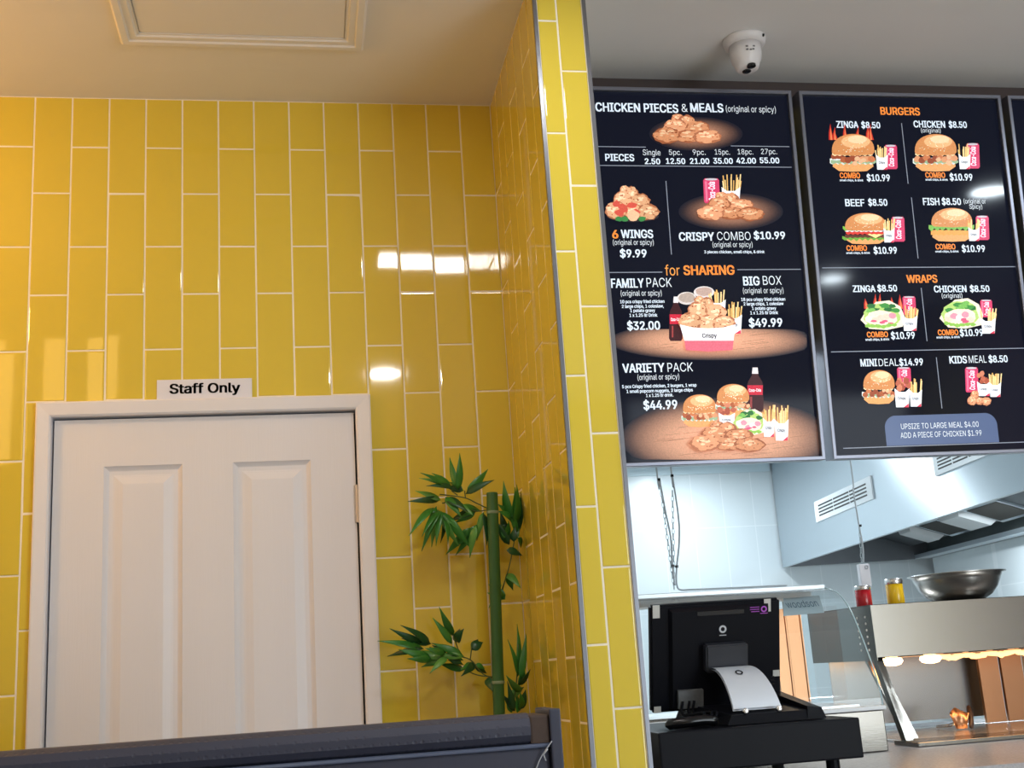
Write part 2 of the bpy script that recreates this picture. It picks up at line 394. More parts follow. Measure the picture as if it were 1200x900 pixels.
# ------------------------------------------------------------------ door
D = bmesh.new()
X0, X1d, ZT = .0735, .8745, 2.049
YS = .012                                          # slab face
cx = [X0, .203, .408, .542, .752, X1d]; cz = [.005, .22, .86, 1.02, 1.919, ZT]
def grid_face(bm, xs, zs, skip, y):
    for i in range(len(xs)-1):
        for k in range(len(zs)-1):
            if (i, k) in skip: continue
            bm.faces.new([bm.verts.new(p) for p in ((xs[i], y, zs[k]), (xs[i+1], y, zs[k]), (xs[i+1], y, zs[k+1]), (xs[i], y, zs[k+1]))])
sk = {(1,1),(3,1),(1,3),(3,3)}
grid_face(D, cx, cz, sk, YS)
for (i, k) in sk:
    prev = None
    for ins, dy in ((0, 0), (.004, .004), (.010, .0085), (.013, .010), (.024, .010), (.030, .0085), (.048, .002), (.050, .0015)):
        ring = [D.verts.new(p) for p in ((cx[i]+ins, YS+dy, cz[k]+ins), (cx[i+1]-ins, YS+dy, cz[k]+ins), (cx[i+1]-ins, YS+dy, cz[k+1]-ins), (cx[i]+ins, YS+dy, cz[k+1]-ins))]
        if prev:
            for q in range(4): D.faces.new([prev[q], prev[(q+1)%4], ring[(q+1)%4], ring[q]])
        prev = ring
    D.faces.new(prev)
bmesh.ops.remove_doubles(D, verts=D.verts, dist=1e-5)
box(D, X0, YS+.0115, .005, X1d, YS+.04, ZT)
for (xa, za, xb, zb) in ((X0, .005, X0, ZT), (X1d, .005, X1d, ZT)):
    D.faces.new([D.verts.new(p) for p in ((xa, YS, za), (xa, YS+.012, za), (xa, YS+.012, zb), (xa, YS, zb))])
D.faces.new([D.verts.new(p) for p in ((X0, YS, ZT), (X1d, YS, ZT), (X1d, YS+.012, ZT), (X0, YS+.012, ZT))])
door = struct(obj('door_1', D, WHITE), 'white moulded panel door signed staff only')
F = bmesh.new()
fx0, fx1, fz = .030, .9215, 2.095; ix0, ix1, iz = .0685, .8795, 2.055
def frame_profile(bm):
    # mitred architrave: outer edge, rounded face, inner edge, then rebate back to the slab
    prof = [(0, 0), (0, -.015), (.004, -.018), (.034, -.014), (.0385, -.010), (.0385, .05)]
    rings = []
    for t, y in prof:
        k = t/.0385
        rings.append([bm.verts.new(p) for p in ((fx0+(ix0-fx0)*k, y, 0), (fx0+(ix0-fx0)*k, y, fz+(iz-fz)*k), (fx1+(ix1-fx1)*k, y, fz+(iz-fz)*k), (fx1+(ix1-fx1)*k, y, 0))])
    for a, c in zip(rings, rings[1:]):
        for q in range(3): bm.faces.new([a[q], a[q+1], c[q+1], c[q]])
frame_profile(F)
obj('door_frame', F, WHITE2, door)
obj('door_stop', bx(ix0-.001, .053, 0, ix1+.001, .06, iz+.001), BLACKT, door)
H = bmesh.new()
tube(H, [(.8775, .004, 1.738), (.8775, .004, 1.842)], .006, 10)
for z in (1.762, 1.79, 1.818): lathe(H, .8775, .004, [(.0066, z-.001), (.0066, z+.001)], 10)
box(H, .868, .0095, 1.738, .8765, .0118, 1.842); obj('hinge', H, mat('hinge_metal', S(206, 198, 190), .35, metal=.6), door)
# ------------------------------------------------------------------ staff sign
sg = thing('wall_sign', 'small white Staff Only sign on the yellow tiles above the door frame', 'sign', (.469, -.006, 2.0965))
obj('sign_plate', bx(.3415, -.0055, 2.0965, .5965, -.0022, 2.152, bev=.0008), SIGNW, sg)
bm = bmesh.new(); letter(bm, 'Staff Only', Vector((.375, -.0062, 2.1125)), X3, Z3, .0275, True, .19)
obj('lettering', bm, BLACKT, sg)
# ------------------------------------------------------------------ ceiling hatch
ht = thing('ceiling_hatch', 'square white access hatch in the ceiling above the door', 'hatch', (.6, -.65, CEIL))
bm = bmesh.new()
hx0, hx1, hy1, hy0 = .335, .868, -.375, -.93
prev = None
for ins, dz in ((.052, 0), (.052, -.008), (.046, -.014), (.030, -.014), (.026, -.010), (.010, -.010), (.006, -.006), (0, -.006), (0, -.001)):
    ring = [bm.verts.new(p) for p in ((hx0-ins, hy0-ins, CEIL+dz), (hx1+ins, hy0-ins, CEIL+dz), (hx1+ins, hy1+ins, CEIL+dz), (hx0-ins, hy1+ins, CEIL+dz))]
    if prev:
        for q in range(4): bm.faces.new([prev[q], ring[q], ring[(q+1)%4], prev[(q+1)%4]])
    prev = ring
obj('hatch_frame', bm, PLASTER, ht)
obj('hatch_panel', bx(hx0+.003, hy0+.003, CEIL-.004, hx1-.003, hy1-.003, CEIL-.0005), PLASTER, ht)
# ------------------------------------------------------------------ downlights (outside the frame, seen as reflections except the added left one)
DW = ['downlight behind the seat on the door side', 'downlight in front of the menu screens', 'downlight far behind on the servery side', 'downlight added far behind on the left']
for (x, y, p, c), lb in zip(DOWN, DW):
    t = thing('ceiling_downlight', 'round white ' + lb, 'ceiling light', (x, y, CEIL), 'round downlights')
    bm = bmesh.new(); lathe(bm, x, y, [(.092, CEIL-.0005), (.092, CEIL-.006), (.082, CEIL-.012), (.077, CEIL-.010), (.077, CEIL-.003)], 32, False, False); obj('rim', bm, CCTV, t, True)
    bm = bmesh.new(); lathe(bm, x, y, [(.0765, CEIL-.008), (.0765, CEIL-.004)], 32); obj('diffuser', bm, DIFF, t)

x, y, w_, d_ = PANEL
t = thing('panel_light', 'slim rectangular ceiling panel light between the door and the nib wall', 'ceiling light', (x, y, CEIL))
bm = bmesh.new(); hexa(bm, [(x-w_/2-.02, y-d_/2-.02, CEIL-.012), (x+w_/2+.02, y-d_/2-.02, CEIL-.012), (x+w_/2+.02, y+d_/2+.02, CEIL-.012), (x-w_/2-.02, y+d_/2+.02, CEIL-.012)], [(x-w_/2-.024, y-d_/2-.024, CEIL-.0005), (x+w_/2+.024, y-d_/2-.024, CEIL-.0005), (x+w_/2+.024, y+d_/2+.024, CEIL-.0005), (x-w_/2-.024, y+d_/2+.024, CEIL-.0005)]); obj('rim', bm, CCTV, t)
obj('diffuser', bx(x-w_/2, y-d_/2, CEIL-.0155, x+w_/2, y+d_/2, CEIL-.0125), DIFF, t)

# ------------------------------------------------------------------ menu screens
BT, BB = Vector((0, -.30, 2.911)), Vector((0, -.214, 1.828))
BV = (BT-BB).normalized(); BN = X3.cross(BV).normalized()      # BN points to the dining side
if BN.y > 0: BN = -BN
BH = (BT-BB).length
def bp(px, py):                                   # pixel -> point on the plane of the screens
    return at_plane(px, py, BT, BN)
CROP = {'A': (680, 90, 3.912), 'B': (690, 300, 3.462), 'C': (920, 100, 4.09), 'D': (940, 310, 3.75)}
SCRN = -.012                                      # the screen lies behind the frame's lip
def cp(cr, x, y, lay=0):
    ox, oy, s = CROP[cr]; P = at_plane(ox+x/s, oy+y/s, BT + BN*SCRN, BN)
    return P + BN*(.0004 + lay*.00012)
def menu(x0, x1, label):
    t = thing('menu_screen', label, 'menu screen', BB + X3*((x0+x1)/2), 'portrait menu screens above the servery')
    def L(u, v, d): return Vector((u, 0, 0)) + BB + BV*v + BN*d
    fr = bmesh.new(); wd = .011
    rings = []
    for ins, d in ((0, -.05), (0, 0), (.0015, .0015), (wd-.0015, .0015), (wd, 0), (wd, SCRN)):
        rings.append([fr.verts.new(L(*p, d)) for p in ((x0+ins, ins), (x1-ins, ins), (x1-ins, BH-ins), (x0+ins, BH-ins))])
    for a, c in zip(rings, rings[1:]):
        for q in range(4): fr.faces.new([a[q], a[(q+1)%4], c[(q+1)%4], c[q]])
    obj('frame', fr, SILVER, t)
    bm = bmesh.new(); hexa(bm, [L(x0+.002, .002, -.049), L(x1-.002, .002, -.049), L(x1-.002, BH-.002, -.049), L(x0+.002, BH-.002, -.049)],
         [L(x0+.004, .004, SCRN-.002), L(x1-.004, .004, SCRN-.002), L(x1-.004, BH-.004, SCRN-.002), L(x0+.004, BH-.004, SCRN-.002)])
    obj('casing', bm, BLACKP, t)
    bm = bmesh.new(); bm.faces.new([bm.verts.new(L(*p, SCRN)) for p in ((x0+wd, wd), (x1-wd, wd), (x1-wd, BH-wd), (x0+wd, BH-wd))])
    obj('screen', bm, BOARDBLK, t)
    for u in (x0+.17, x1-.17):                    # brackets back to the bulkhead
        for v in (.55, .95):
            P = L(u, v, -.05); obj('wall_bracket', bx(u-.02, P.y, P.z-.03, u+.02, -.1645, P.z+.03), BLACKP, t)
    return t
W1 = .65
b1 = menu(1.515, 1.515+W1, 'black menu screen of chicken pieces and sharing packs beside the nib wall')
b2 = menu(2.188, 2.188+W1, 'black menu screen of burgers and wraps, right of the chicken pieces screen')
b3 = menu(2.861, 2.861+W1, 'black menu screen at the right edge, cut off by the photo')
def texts(parent, name, m, items):
    for cr, s, xa, ya, xb, yb, h, bold in items:  # every printed line is a part of its own
        bm = bmesh.new()
        P, Q = cp(cr, xa, ya, 3), cp(cr, xb, yb, 3); T = cp(cr, xa, ya-h, 3)
        mv = ((P-BB).dot(BV)+(Q-BB).dot(BV))/2    # baselines stay level on the screen
        hh = (T-P).dot(BV); P = P + BV*(mv-(P-BB).dot(BV))
        letter(bm, s, P, X3, BV, hh, bold, abs(Q.x-P.x))
        k = 'price_lettering' if s[0] in '$1234579' and '.' in s and s.count(' ') == 0 and 'pc' not in s else ('small_lettering' if h <= 28 and not (m is TXTO) else name)
        obj(k, bm, m, parent)
def lines(parent, items):
    hw = .0011
    for cr, xa, ya, xb, yb in items:
        bm = bmesh.new(); P, Q = cp(cr, xa, ya, 3), cp(cr, xb, yb, 3)
        if abs(Q.x-P.x) > abs((Q-P).dot(BV)):
            v = ((P-BB).dot(BV)+(Q-BB).dot(BV))/2
            P += BV*(v-(P-BB).dot(BV)); Q += BV*(v-(Q-BB).dot(BV)); o = BV*hw
        else:
            xm = (P.x+Q.x)/2; P.x = xm; Q.x = xm; o = X3*hw
        bm.faces.new([bm.verts.new(p) for p in (P-o, Q-o, Q+o, P+o)])
        bmesh.ops.recalc_face_normals(bm, faces=bm.faces); obj('divider_line', bm, LINE, parent)
OS = '(original or spicy)'
texts(b1, 'heading_lettering', TXTW, [
 ('A','CHICKEN PIECES',70,161,450,162,40,1),('A','&',465,161,493,161,36,0),('A','MEALS',505,162,657,162,40,1),('A',OS,668,162,897,163,28,0),
 ('A','PIECES',115,386,248,386,32,1),('A','Single',287,360,368,360,26,0),('A','2.50',296,401,367,400,26,1),('A','5pc.',407,359,465,358,24,0),('A','12.50',393,400,482,399,26,1),
 ('A','9pc.',516,358,575,358,24,0),('A','21.00',503,400,592,399,26,1),('A','15pc.',617,357,686,357,24,0),('A','35.00',610,399,700,398,26,1),('A','18pc.',722,356,793,356,24,0),('A','42.00',716,398,806,397,26,1),('A','27pc.',829,355,902,355,24,0),('A','55.00',823,397,913,396,26,1),
 ('A','WINGS',187,740,335,738,38,1),('A',OS,150,772,337,770,24,0),('A','$9.99',182,829,305,826,36,1),
 ('A','CRISPY',453,752,615,750,38,1),('A','COMBO',628,750,782,748,38,0),('A','$10.99',796,746,940,742,34,1),('A',OS,607,782,790,780,24,0),('A','3 pieces chicken, small chips, & drink',568,812,845,806,13,1),
 ('B','FAMILY',91,130,224,127,37,1),('B','PACK',235,127,337,125,37,0),('B',OS,130,163,296,160,22,0),('B','10 pcs crispy fried chicken',127,193,307,189,13,1),('B','2 large chips, 1 coleslaw,',134,212,304,208,13,1),('B','1 potato gravy',168,229,269,226,13,1),('B','1 x 1.25 ltr Drink',165,248,278,245,13,1),('B','$32.00',156,301,290,297,34,1),
 ('B','BIG',627,120,694,118,36,1),('B','BOX',707,118,783,116,36,0),('B',OS,626,152,790,150,22,0),('B','18 pcs crispy fried chicken',618,184,797,180,13,1),('B','2 large chips, 1 coleslaw',628,202,790,198,13,1),('B','1 potato gravy',662,220,760,217,13,1),('B','1 x 1.25 ltr Drink',655,238,768,235,13,1),('B','$49.99',650,289,786,285,34,1),
 ('B','VARIETY',137,473,308,470,36,1),('B','PACK',320,470,423,468,36,0),('B',OS,198,503,367,500,22,0),('B','5 pcs Crispy fried chicken, 2 burgers, 1 wrap',135,537,437,529,13,1),('B','1 small popcorn nuggets, 2 large chips',153,556,422,549,13,1),('B','1 x 1.25 ltr drink.',232,573,343,569,13,1),('B','$44.99',222,624,360,619,36,1)])
texts(b1, 'orange_lettering', TXTO, [('A','6',147,741,175,740,38,1),('B','for',310,79,370,79,42,0),('B','SHARING',385,77,592,75,38,1)])
lines(b1, [('A',78,322,300,321),('A',690,320,958,318),('A',85,413,968,409),('A',393,478,417,815),('B',78,68,298,65),('B',602,58,860,52)])
SM = 'small chips, & drink'
texts(b2, 'heading_lettering', TXTW, [
 ('C','ZINGA',247,205,352,203,32,1),('C','$8.50',366,206,457,205,30,1),('C','CHICKEN',617,204,768,201,32,1),('C','$8.50',785,204,872,203,30,1),('C','(original)',652,227,746,226,20,0),
 ('C','$10.99',392,460,503,458,32,1),('C',SM,262,462,375,458,10,1),('C','$10.99',790,457,899,455,32,1),('C',SM,673,459,780,455,10,1),
 ('C','BEEF',289,580,382,579,34,1),('C','$8.50',399,578,491,576,32,1),('C','FISH',662,575,741,573,34,1),('C','$8.50',752,574,844,572,32,1),('C','(original or',857,569,962,565,22,0),('C','Spicy)',884,593,945,591,22,0),
 ('C','$10.99',425,808,537,806,32,1),('C',SM,293,810,407,806,10,1),('C','$10.99',848,800,959,797,32,1),('C',SM,720,803,832,799,10,1),
 ('D','ZINGA',223,122,323,119,29,1),('D','$8.50',331,119,418,117,28,1),('D','CHICKEN',580,123,723,120,29,1),('D','$8.50',738,122,824,118,28,1),('D','(original)',614,148,704,146,20,0),
 ('D','$10.99',391,328,496,325,30,1),('D',SM,278,337,383,331,10,1),('D','$10.99',694,316,796,312,30,1),('D',SM,590,327,693,321,10,1),
 ('D','MINI',257,448,330,446,32,1),('D','DEAL',337,447,424,445,32,0),('D','$14.99',427,445,532,442,30,1),('D','KIDS',648,435,725,433,32,1),('D','MEAL',733,433,811,431,32,0),('D','$8.50',820,431,904,428,30,1),
 ('D','UPSIZE TO LARGE MEAL $4.00',435,724,776,713,24,0),('D','ADD A PIECE OF CHICKEN $1.99',433,762,789,752,24,0)])
texts(b2, 'orange_lettering', TXTO, [('C','BURGERS',458,142,647,142,36,1),('C','COMBO',263,446,360,444,26,1),('C','COMBO',673,444,768,442,26,1),('C','COMBO',295,794,393,792,26,1),('C','COMBO',722,787,817,785,26,1),('D','WRAPS',460,81,595,78,34,1),('D','COMBO',285,320,378,318,24,1),('D','COMBO',597,311,687,309,24,1)])
lines(b2, [('C',555,182,592,472),('C',602,538,640,830),('C',178,883,1105,862),('D',520,103,551,337),('D',127,387,975,365),('D',586,408,617,632),('D',180,808,975,780)])
bm = bmesh.new()                                  # blue rounded panel
pl, pr_ = cp('D', 372, 801, 1), cp('D', 866, 783, 1); ptp = cp('D', 420, 664, 1)
vb = ((pl-BB).dot(BV)+(pr_-BB).dot(BV))/2+.002; vt = (ptp-BB).dot(BV); rr = .035
base = BB + BN*(SCRN+.0005)
ring = [(pl.x, vb), (pr_.x, vb)] + [(pr_.x-rr+rr*math.cos(a), vt-rr+rr*math.sin(a)) for a in [R(9*i) for i in range(11)]] + [(pl.x+rr+rr*math.cos(a), vt-rr+rr*math.sin(a)) for a in [R(90+9*i) for i in range(11)]]
bm.faces.new([bm.verts.new(Vector((x, base.y, base.z)) + BV*v) for x, v in ring]); obj('offer_panel', bm, PANELB, b2)

# --- the food pictures on the screens
class Pic:
    def __init__(s, cr): s.cr = cr; s.bm = bmesh.new(); s.cl = s.bm.loops.layers.float_color.new('Col'); s.k = 2
    def poly(s, pts, col, cols=None):
        s.k += .25
        vs = [s.bm.verts.new(cp(s.cr, x, y, s.k)) for x, y in pts]
        f = s.bm.faces.new(vs)
        for i, l in enumerate(f.loops): l[s.cl] = (*(cols[i] if cols else col), 1)
        if f.calc_area() and f.normal.dot(BN) < 0: pass
    def ell(s, cx, cy, rx, ry, col, n=20, wob=0, a0=0, a1=360):
        full = a1-a0 >= 360; m = n if full else n+1
        s.poly([(cx+rx*(1+random.uniform(-wob, wob))*math.cos(R(a0+(a1-a0)*i/n)), cy-ry*(1+random.uniform(-wob, wob))*math.sin(R(a0+(a1-a0)*i/n))) for i in range(m)], col)
    def glow(s, cx, cy, rx, ry, col, edge, n=40, ymax=None, ymin=None, xmax=None, pw=(1.6, 1.7)):
        s.k += .25; R_ = []
        for q, f in [(k/12, (1-(k/12)**pw[0])**pw[1]) for k in range(13)]:
            c = tuple(edge[i]+(col[i]-edge[i])*f for i in range(3)); ring = []
            for i in range(n):
                x, y = cx+rx*q*math.cos(2*math.pi*i/n), cy+ry*q*math.sin(2*math.pi*i/n)
                if ymax is not None: y = min(y, ymax)
                if ymin is not None: y = max(y, ymin)
                if xmax is not None: x = min(x, xmax)
                ring.append((s.bm.verts.new(cp(s.cr, x, y, s.k)), c))
            R_.append(ring)
        for a, c in zip(R_, R_[1:]):
            for i in range(n):
                q4 = [a[i], a[(i+1)%n], c[(i+1)%n], c[i]]
                f = s.bm.faces.new([v[0] for v in q4])
                for l, v in zip(f.loops, q4): l[s.cl] = (*v[1], 1)
    def grain(s, x0, y0, x1, y1, n, col):
        for _ in range(n):
            x = random.uniform(x0, x1); y = random.uniform(y0, y1); l = random.uniform(40, 120)
            s.poly([(x, y), (x+l, y-l*.12), (x+l, y-l*.12+1.2), (x, y+1.2)], col)
    def chicken(s, x0, y0, x1, y1, n=7, wing=False):
        wd, hg = x1-x0, y1-y0
        spots = [(.2,.72,.2,.25),(.8,.76,.2,.22),(.52,.74,.19,.2),(.33,.42,.17,.25),(.66,.46,.18,.22),(.5,.28,.13,.24),(.37,.14,.09,.15)]
        for i, (a, b_, rx, ry) in enumerate(reversed(spots[:n])):
            X, Y = x0+a*wd, y0+b_*hg; RX, RY = rx*wd, ry*hg; t = random.uniform(-14, 10)
            lo, md, hi = ((166, 100, 68), (214, 150, 110), (241, 196, 158)) if not wing else ((176, 112, 78), (222, 172, 132), (246, 214, 178))
            cc = lambda c: S(*[max(0, min(255, v+t)) for v in c])
            s.ell(X, Y, RX*1.03, RY*1.05, cc(lo), 24, .1)
            for k in range(11):                   # knobbly crust
                an = 2*math.pi*k/11+random.uniform(-.2, .2); q = random.uniform(.5, .78)
                s.ell(X+RX*q*math.cos(an), Y+RY*(q*math.sin(an)-.06), RX*random.uniform(.26, .4), RY*random.uniform(.22, .36), cc(md), 10, .14)
            s.ell(X, Y-RY*.05, RX*.6, RY*.6, cc(md), 14, .12)
            for k in range(8):
                an = random.uniform(0, 6.28); q = random.uniform(.1, .6)
                s.ell(X+RX*q*math.cos(an)-RX*.06, Y+RY*q*math.sin(an)-RY*.25, RX*random.uniform(.1, .24), RY*random.uniform(.08, .18), cc(hi), 9, .2)
            for k in range(8):
                an = random.uniform(0, 6.28); q = random.uniform(.3, .85)
                s.ell(X+RX*q*math.cos(an), Y+RY*q*math.sin(an), RX*random.uniform(.04, .12), RY*random.uniform(.04, .09), cc((150, 78, 44)), 7, .3)
    def bun(s, cx, y0, y1, rx, col=S(206, 138, 84)):
        h = y1-y0
        pts = [(cx+rx*math.cos(R(180-i*9)), y1-h*math.sin(R(i*9))**.75) for i in range(21)] + [(cx+rx*.9, y1+h*.14), (cx, y1+h*.2), (cx-rx*.9, y1+h*.14)]
        s.poly(pts, col)
        s.ell(cx+rx*.12, y0+h*.42, rx*.68, h*.36, S(232, 180, 128)); s.ell(cx+rx*.2, y0+h*.3, rx*.45, h*.22, S(244, 208, 166))
        for _ in range(34):
            a = random.uniform(0, math.pi); q = random.uniform(.1, .86)
            s.ell(cx+rx*q*math.cos(a), y1-h*.96*q*math.sin(a), 2.3, 1.6, S(252, 238, 210), 6)
    def ruffle(s, x0, x1, y, amp, col, th):
        n = 16; top = [(x0+(x1-x0)*i/n, y+random.uniform(-amp, amp)*.5) for i in range(n+1)]
        bot = [(x1-(x1-x0)*i/n, y+th+(amp if i % 2 else -amp)*random.uniform(.4, 1)) for i in range(n+1)]
        s.poly(top+bot, col)
    def burger(s, x0, y0, x1, y1, kind):
        w_, h = x1-x0, y1-y0; cx = (x0+x1)/2
        s.poly([(x0+w_*.08, y0+h*.74), (x1-w_*.08, y0+h*.74), (x1-w_*.06, y0+h*.86), (x1-w_*.2, y1-h*.02), (cx, y1), (x0+w_*.2, y1-h*.02), (x0+w_*.06, y0+h*.86)], S(226, 164, 104))
        if kind == 'chicken':
            s.ruffle(x0, x1-w_*.05, y0+h*.64, 6, S(220, 226, 222), h*.15)
            s.ruffle(x0+w_*.02, x1, y0+h*.7, 5, S(150, 176, 140), h*.08)
            for i in range(9): s.ell(x0+w_*(.1+.1*i), y0+h*random.uniform(.58, .72), w_*.08, h*.085, random.choice([S(172, 92, 56), S(198, 120, 78), S(150, 74, 48), S(214, 150, 108)]), 12, .15)
            for i in range(4): s.ell(x0+w_*random.uniform(.45, .95), y0+h*random.uniform(.58, .8), w_*.055, h*.06, S(226, 178, 140), 10, .2)
            s.ruffle(x0+w_*.05, x1-w_*.08, y0+h*.5, 4, S(240, 214, 170), h*.07)
        elif kind == 'beef':
            s.ruffle(x0-w_*.02, x1, y0+h*.76, 8, S(108, 164, 60), h*.1); s.ruffle(x0+w_*.04, x1-w_*.06, y0+h*.7, 3, S(96, 54, 40), h*.09)
            s.poly([(cx, y0+h*.66), (x1-w_*.06, y0+h*.64), (cx+w_*.22, y0+h*.8)], S(248, 222, 150))
            s.ruffle(x0+w_*.06, x1-w_*.1, y0+h*.6, 3, S(214, 60, 50), h*.08); s.ruffle(x0+w_*.04, x1-w_*.12, y0+h*.56, 3, S(238, 226, 226), h*.04)
            s.ruffle(x0-w_*.01, x1-w_*.02, y0+h*.42, 9, S(126, 184, 74), h*.12)
        else:
            s.ruffle(x0+w_*.03, x1-w_*.04, y0+h*.66, 4, S(222, 160, 82), h*.14)
            s.ruffle(x0-w_*.02, x1, y0+h*.5, 9, S(120, 178, 80), h*.14); s.ruffle(x0+w_*.08, x1-w_*.08, y0+h*.46, 4, S(240, 240, 226), h*.07)
        s.bun(cx, y0, y0+h*.48, w_*.46)
    def can(s, x0, y0, x1, y1):
        w_ = x1-x0; h = y1-y0; t = w_*.1
        s.poly([(x0+t, y0), (x1-t, y0), (x1, y0+h*.08), (x1+w_*.06, y1-h*.06), (x1-t*.5, y1), (x0+t*1.4, y1), (x0+w_*.06, y1-h*.06), (x0, y0+h*.08)], S(206, 62, 104))
        s.ell((x0+x1)/2, y0+h*.04, w_*.4, h*.045, S(196, 190, 200))
        s.poly([(x0+w_*.1, y0+h*.12), (x0+w_*.24, y0+h*.12), (x0+w_*.3, y1-h*.07), (x0+w_*.17, y1-h*.07)], S(228, 116, 150))
        s.k += .25
        P = cp(s.cr, x0+w_*.78, y1-h*.1, s.k); Q = cp(s.cr, x0+w_*.72, y0+h*.14, s.k); ux = (Q-P).normalized(); uy = BN.cross(ux)
        vs, fs = glyphs('Coca-Cola', True); a0 = min(v.x for v in vs); a1 = max(v.x for v in vs); k = (Q-P).length/(a1-a0); ky = abs((cp(s.cr, x0+w_*.36, y0, s.k)-cp(s.cr, x0+w_*.78, y0, s.k)).x)/caph(True)
        nv = [s.bm.verts.new(P+ux*((v.x-a0)*k)+uy*((v.y+v.x*0)*ky)) for v in vs]
        for f in fs:
            ff = s.bm.faces.new([nv[i] for i in f])
            for l in ff.loops: l[s.cl] = (*S(246, 226, 234), 1)
    def cup(s, x0, y0, x1, y1, fill='fries'):
        w_ = x1-x0; h = y1-y0; m = y0+h*.46
        if fill == 'fries':
            for i in range(13):
                a = x0+w_*(.08+.84*random.random()); tp = y0+h*random.uniform(0, .25); dx = (a-(x0+x1)/2)*.25
                s.poly([(a-2, m+h*.15), (a+dx-2.6, tp), (a+dx+2.6, tp), (a+3, m+h*.15)], random.choice([S(234, 196, 128), S(222, 176, 104), S(246, 216, 158)]))
        else:
            for i in range(8): s.ell(x0+w_*random.uniform(.08, .92), y0+h*random.uniform(.08, .42), w_*.17, h*.11, random.choice([S(186, 100, 76), S(206, 128, 98), S(166, 82, 60)]), 10, .2)
        s.poly([(x0+w_*.02, m-h*.06), (x0+w_*.3, m+h*.06), (x0+w_*.7, m+h*.06), (x1-w_*.02, m-h*.06), (x1-w_*.08, y1), (x0+w_*.12, y1)], S(236, 240, 246))
        s.poly([(x1-w_*.09, y1-h*.12), (x1-w_*.08, y1), (x1-w_*.4, y1)], S(214, 60, 84))
        s.word('Crispy', x0+w_*.24, m+h*.3, w_*.5, max(6, h*.09), S(70, 70, 84))
    def word(s, t, x, y, wd, h, col):
        s.k += .25; P, Q, T = cp(s.cr, x, y, s.k), cp(s.cr, x+wd, y, s.k), cp(s.cr, x, y-h, s.k)
        vs, fs = glyphs(t, True); a0 = min(v.x for v in vs); a1 = max(v.x for v in vs)
        k = (Q-P).x/(a1-a0); ky = (T-P).dot(BV)/caph(True)
        nv = [s.bm.verts.new(P+X3*((v.x-a0)*k)+BV*(v.y*ky)) for v in vs]
        for f in fs:
            for l in s.bm.faces.new([nv[i] for i in f]).loops: l[s.cl] = (*col, 1)
    def bottle(s, x0, y0, x1, y1):
        w_ = x1-x0; h = y1-y0; c = (x0+x1)/2
        L_ = [(.14, 0), (.16, .06), (.18, .12), (.2, .18), (.42, .32), (.48, .42), (.44, .55), (.5, .7), (.5, .94), (.4, 1)]
        s.poly([(c-w_*a, y0+h*b_) for a, b_ in L_]+[(c+w_*a, y0+h*b_) for a, b_ in reversed(L_)], S(58, 20, 26))
        s.poly([(c-w_*.15, y0), (c+w_*.15, y0), (c+w_*.19, y0+h*.14), (c-w_*.19, y0+h*.14)], S(230, 222, 226))
        s.poly([(c-w_*.46, y0+h*.4), (c+w_*.46, y0+h*.4), (c+w_*.45, y0+h*.62), (c-w_*.45, y0+h*.62)], S(196, 36, 60))
        s.word('Coca-Cola', c-w_*.36, y0+h*.55, w_*.72, h*.07, S(244, 230, 232))
        s.poly([(c-w_*.3, y0+h*.66), (c-w_*.18, y0+h*.66), (c-w_*.18, y0+h*.92), (c-w_*.3, y0+h*.92)], S(150, 60, 60))
    def wrap(s, x0, y0, x1, y1):
        w_, h = x1-x0, y1-y0; cx = x0+w_*.5; cy = y0+h*.52
        s.poly([(x0+w_*.1, y0+h*.4), (x0+w_*.35, y0+h*.05), (x0+w_*.65, y0), (x0+w_*.9, y0+h*.2), (x1, y0+h*.55), (x1-w_*.04, y1-h*.12), (x0+w_*.6, y1), (x0+w_*.2, y1-h*.04), (x0, y0+h*.66)], S(234, 226, 206))
        s.ell(cx-w_*.03, cy, w_*.42, h*.42, S(176, 206, 116), 22, .08)
        for i in range(9): s.ell(x0+w_*random.uniform(.22, .8), y0+h*random.uniform(.12, .4), w_*.1, h*.08, random.choice([S(66, 142, 66), S(44, 110, 56), S(120, 184, 90)]), 9, .3)
        s.ell(cx-w_*.02, cy+h*.08, w_*.36, h*.26, S(240, 222, 206), 18, .08)
        for i in range(5): s.ell(x0+w_*(.2+.13*i), y0+h*random.uniform(.48, .72), w_*.09, h*.1, random.choice([S(250, 236, 228), S(238, 206, 190), S(232, 150, 168)]), 11, .12)
        for i in range(4): s.ell(x0+w_*random.uniform(.25, .7), y0+h*random.uniform(.66, .8), w_*.07, h*.04, S(214, 92, 124), 8, .2)
        for i in range(6): s.ell(x0+w_*(.16+.12*i), y0+h*random.uniform(.82, .9), w_*.07, h*.06, S(140, 190, 84), 8, .3)
    def flame(s, xs, yb, hg):
        for x in xs:
            h = hg*random.uniform(.7, 1.1); d = random.uniform(-6, 6)
            s.poly([(x-13, yb), (x-12+d*.3, yb-h*.45), (x-3+d, yb-h), (x+1, yb-h*.5), (x+13, yb)], S(190, 48, 36))
            s.poly([(x-5, yb), (x-5+d*.3, yb-h*.4), (x-2+d*.8, yb-h*.75), (x, yb-h*.4), (x+5, yb)], S(240, 130, 84))
    def done(s, name, parent):
        bmesh.ops.recalc_face_normals(s.bm, faces=s.bm.faces)
        for f in s.bm.faces:
            f.normal_update()
            if f.normal.dot(BN) < 0: f.normal_flip()
        return obj(name, s.bm, PRINT, parent)
BG = (.0057, .0071, .0160); WOOD = S(200, 144, 114); WOOD2 = S(222, 164, 132)
p = Pic('A'); p.glow(530, 262, 215, 78, WOOD, BG); p.chicken(330, 172, 642, 312); p.done('chicken_pieces_picture', b1)
p = Pic('A'); p.ell(240, 640, 120, 26, S(44, 42, 48)); p.chicken(112, 500, 358, 660, 7, True)
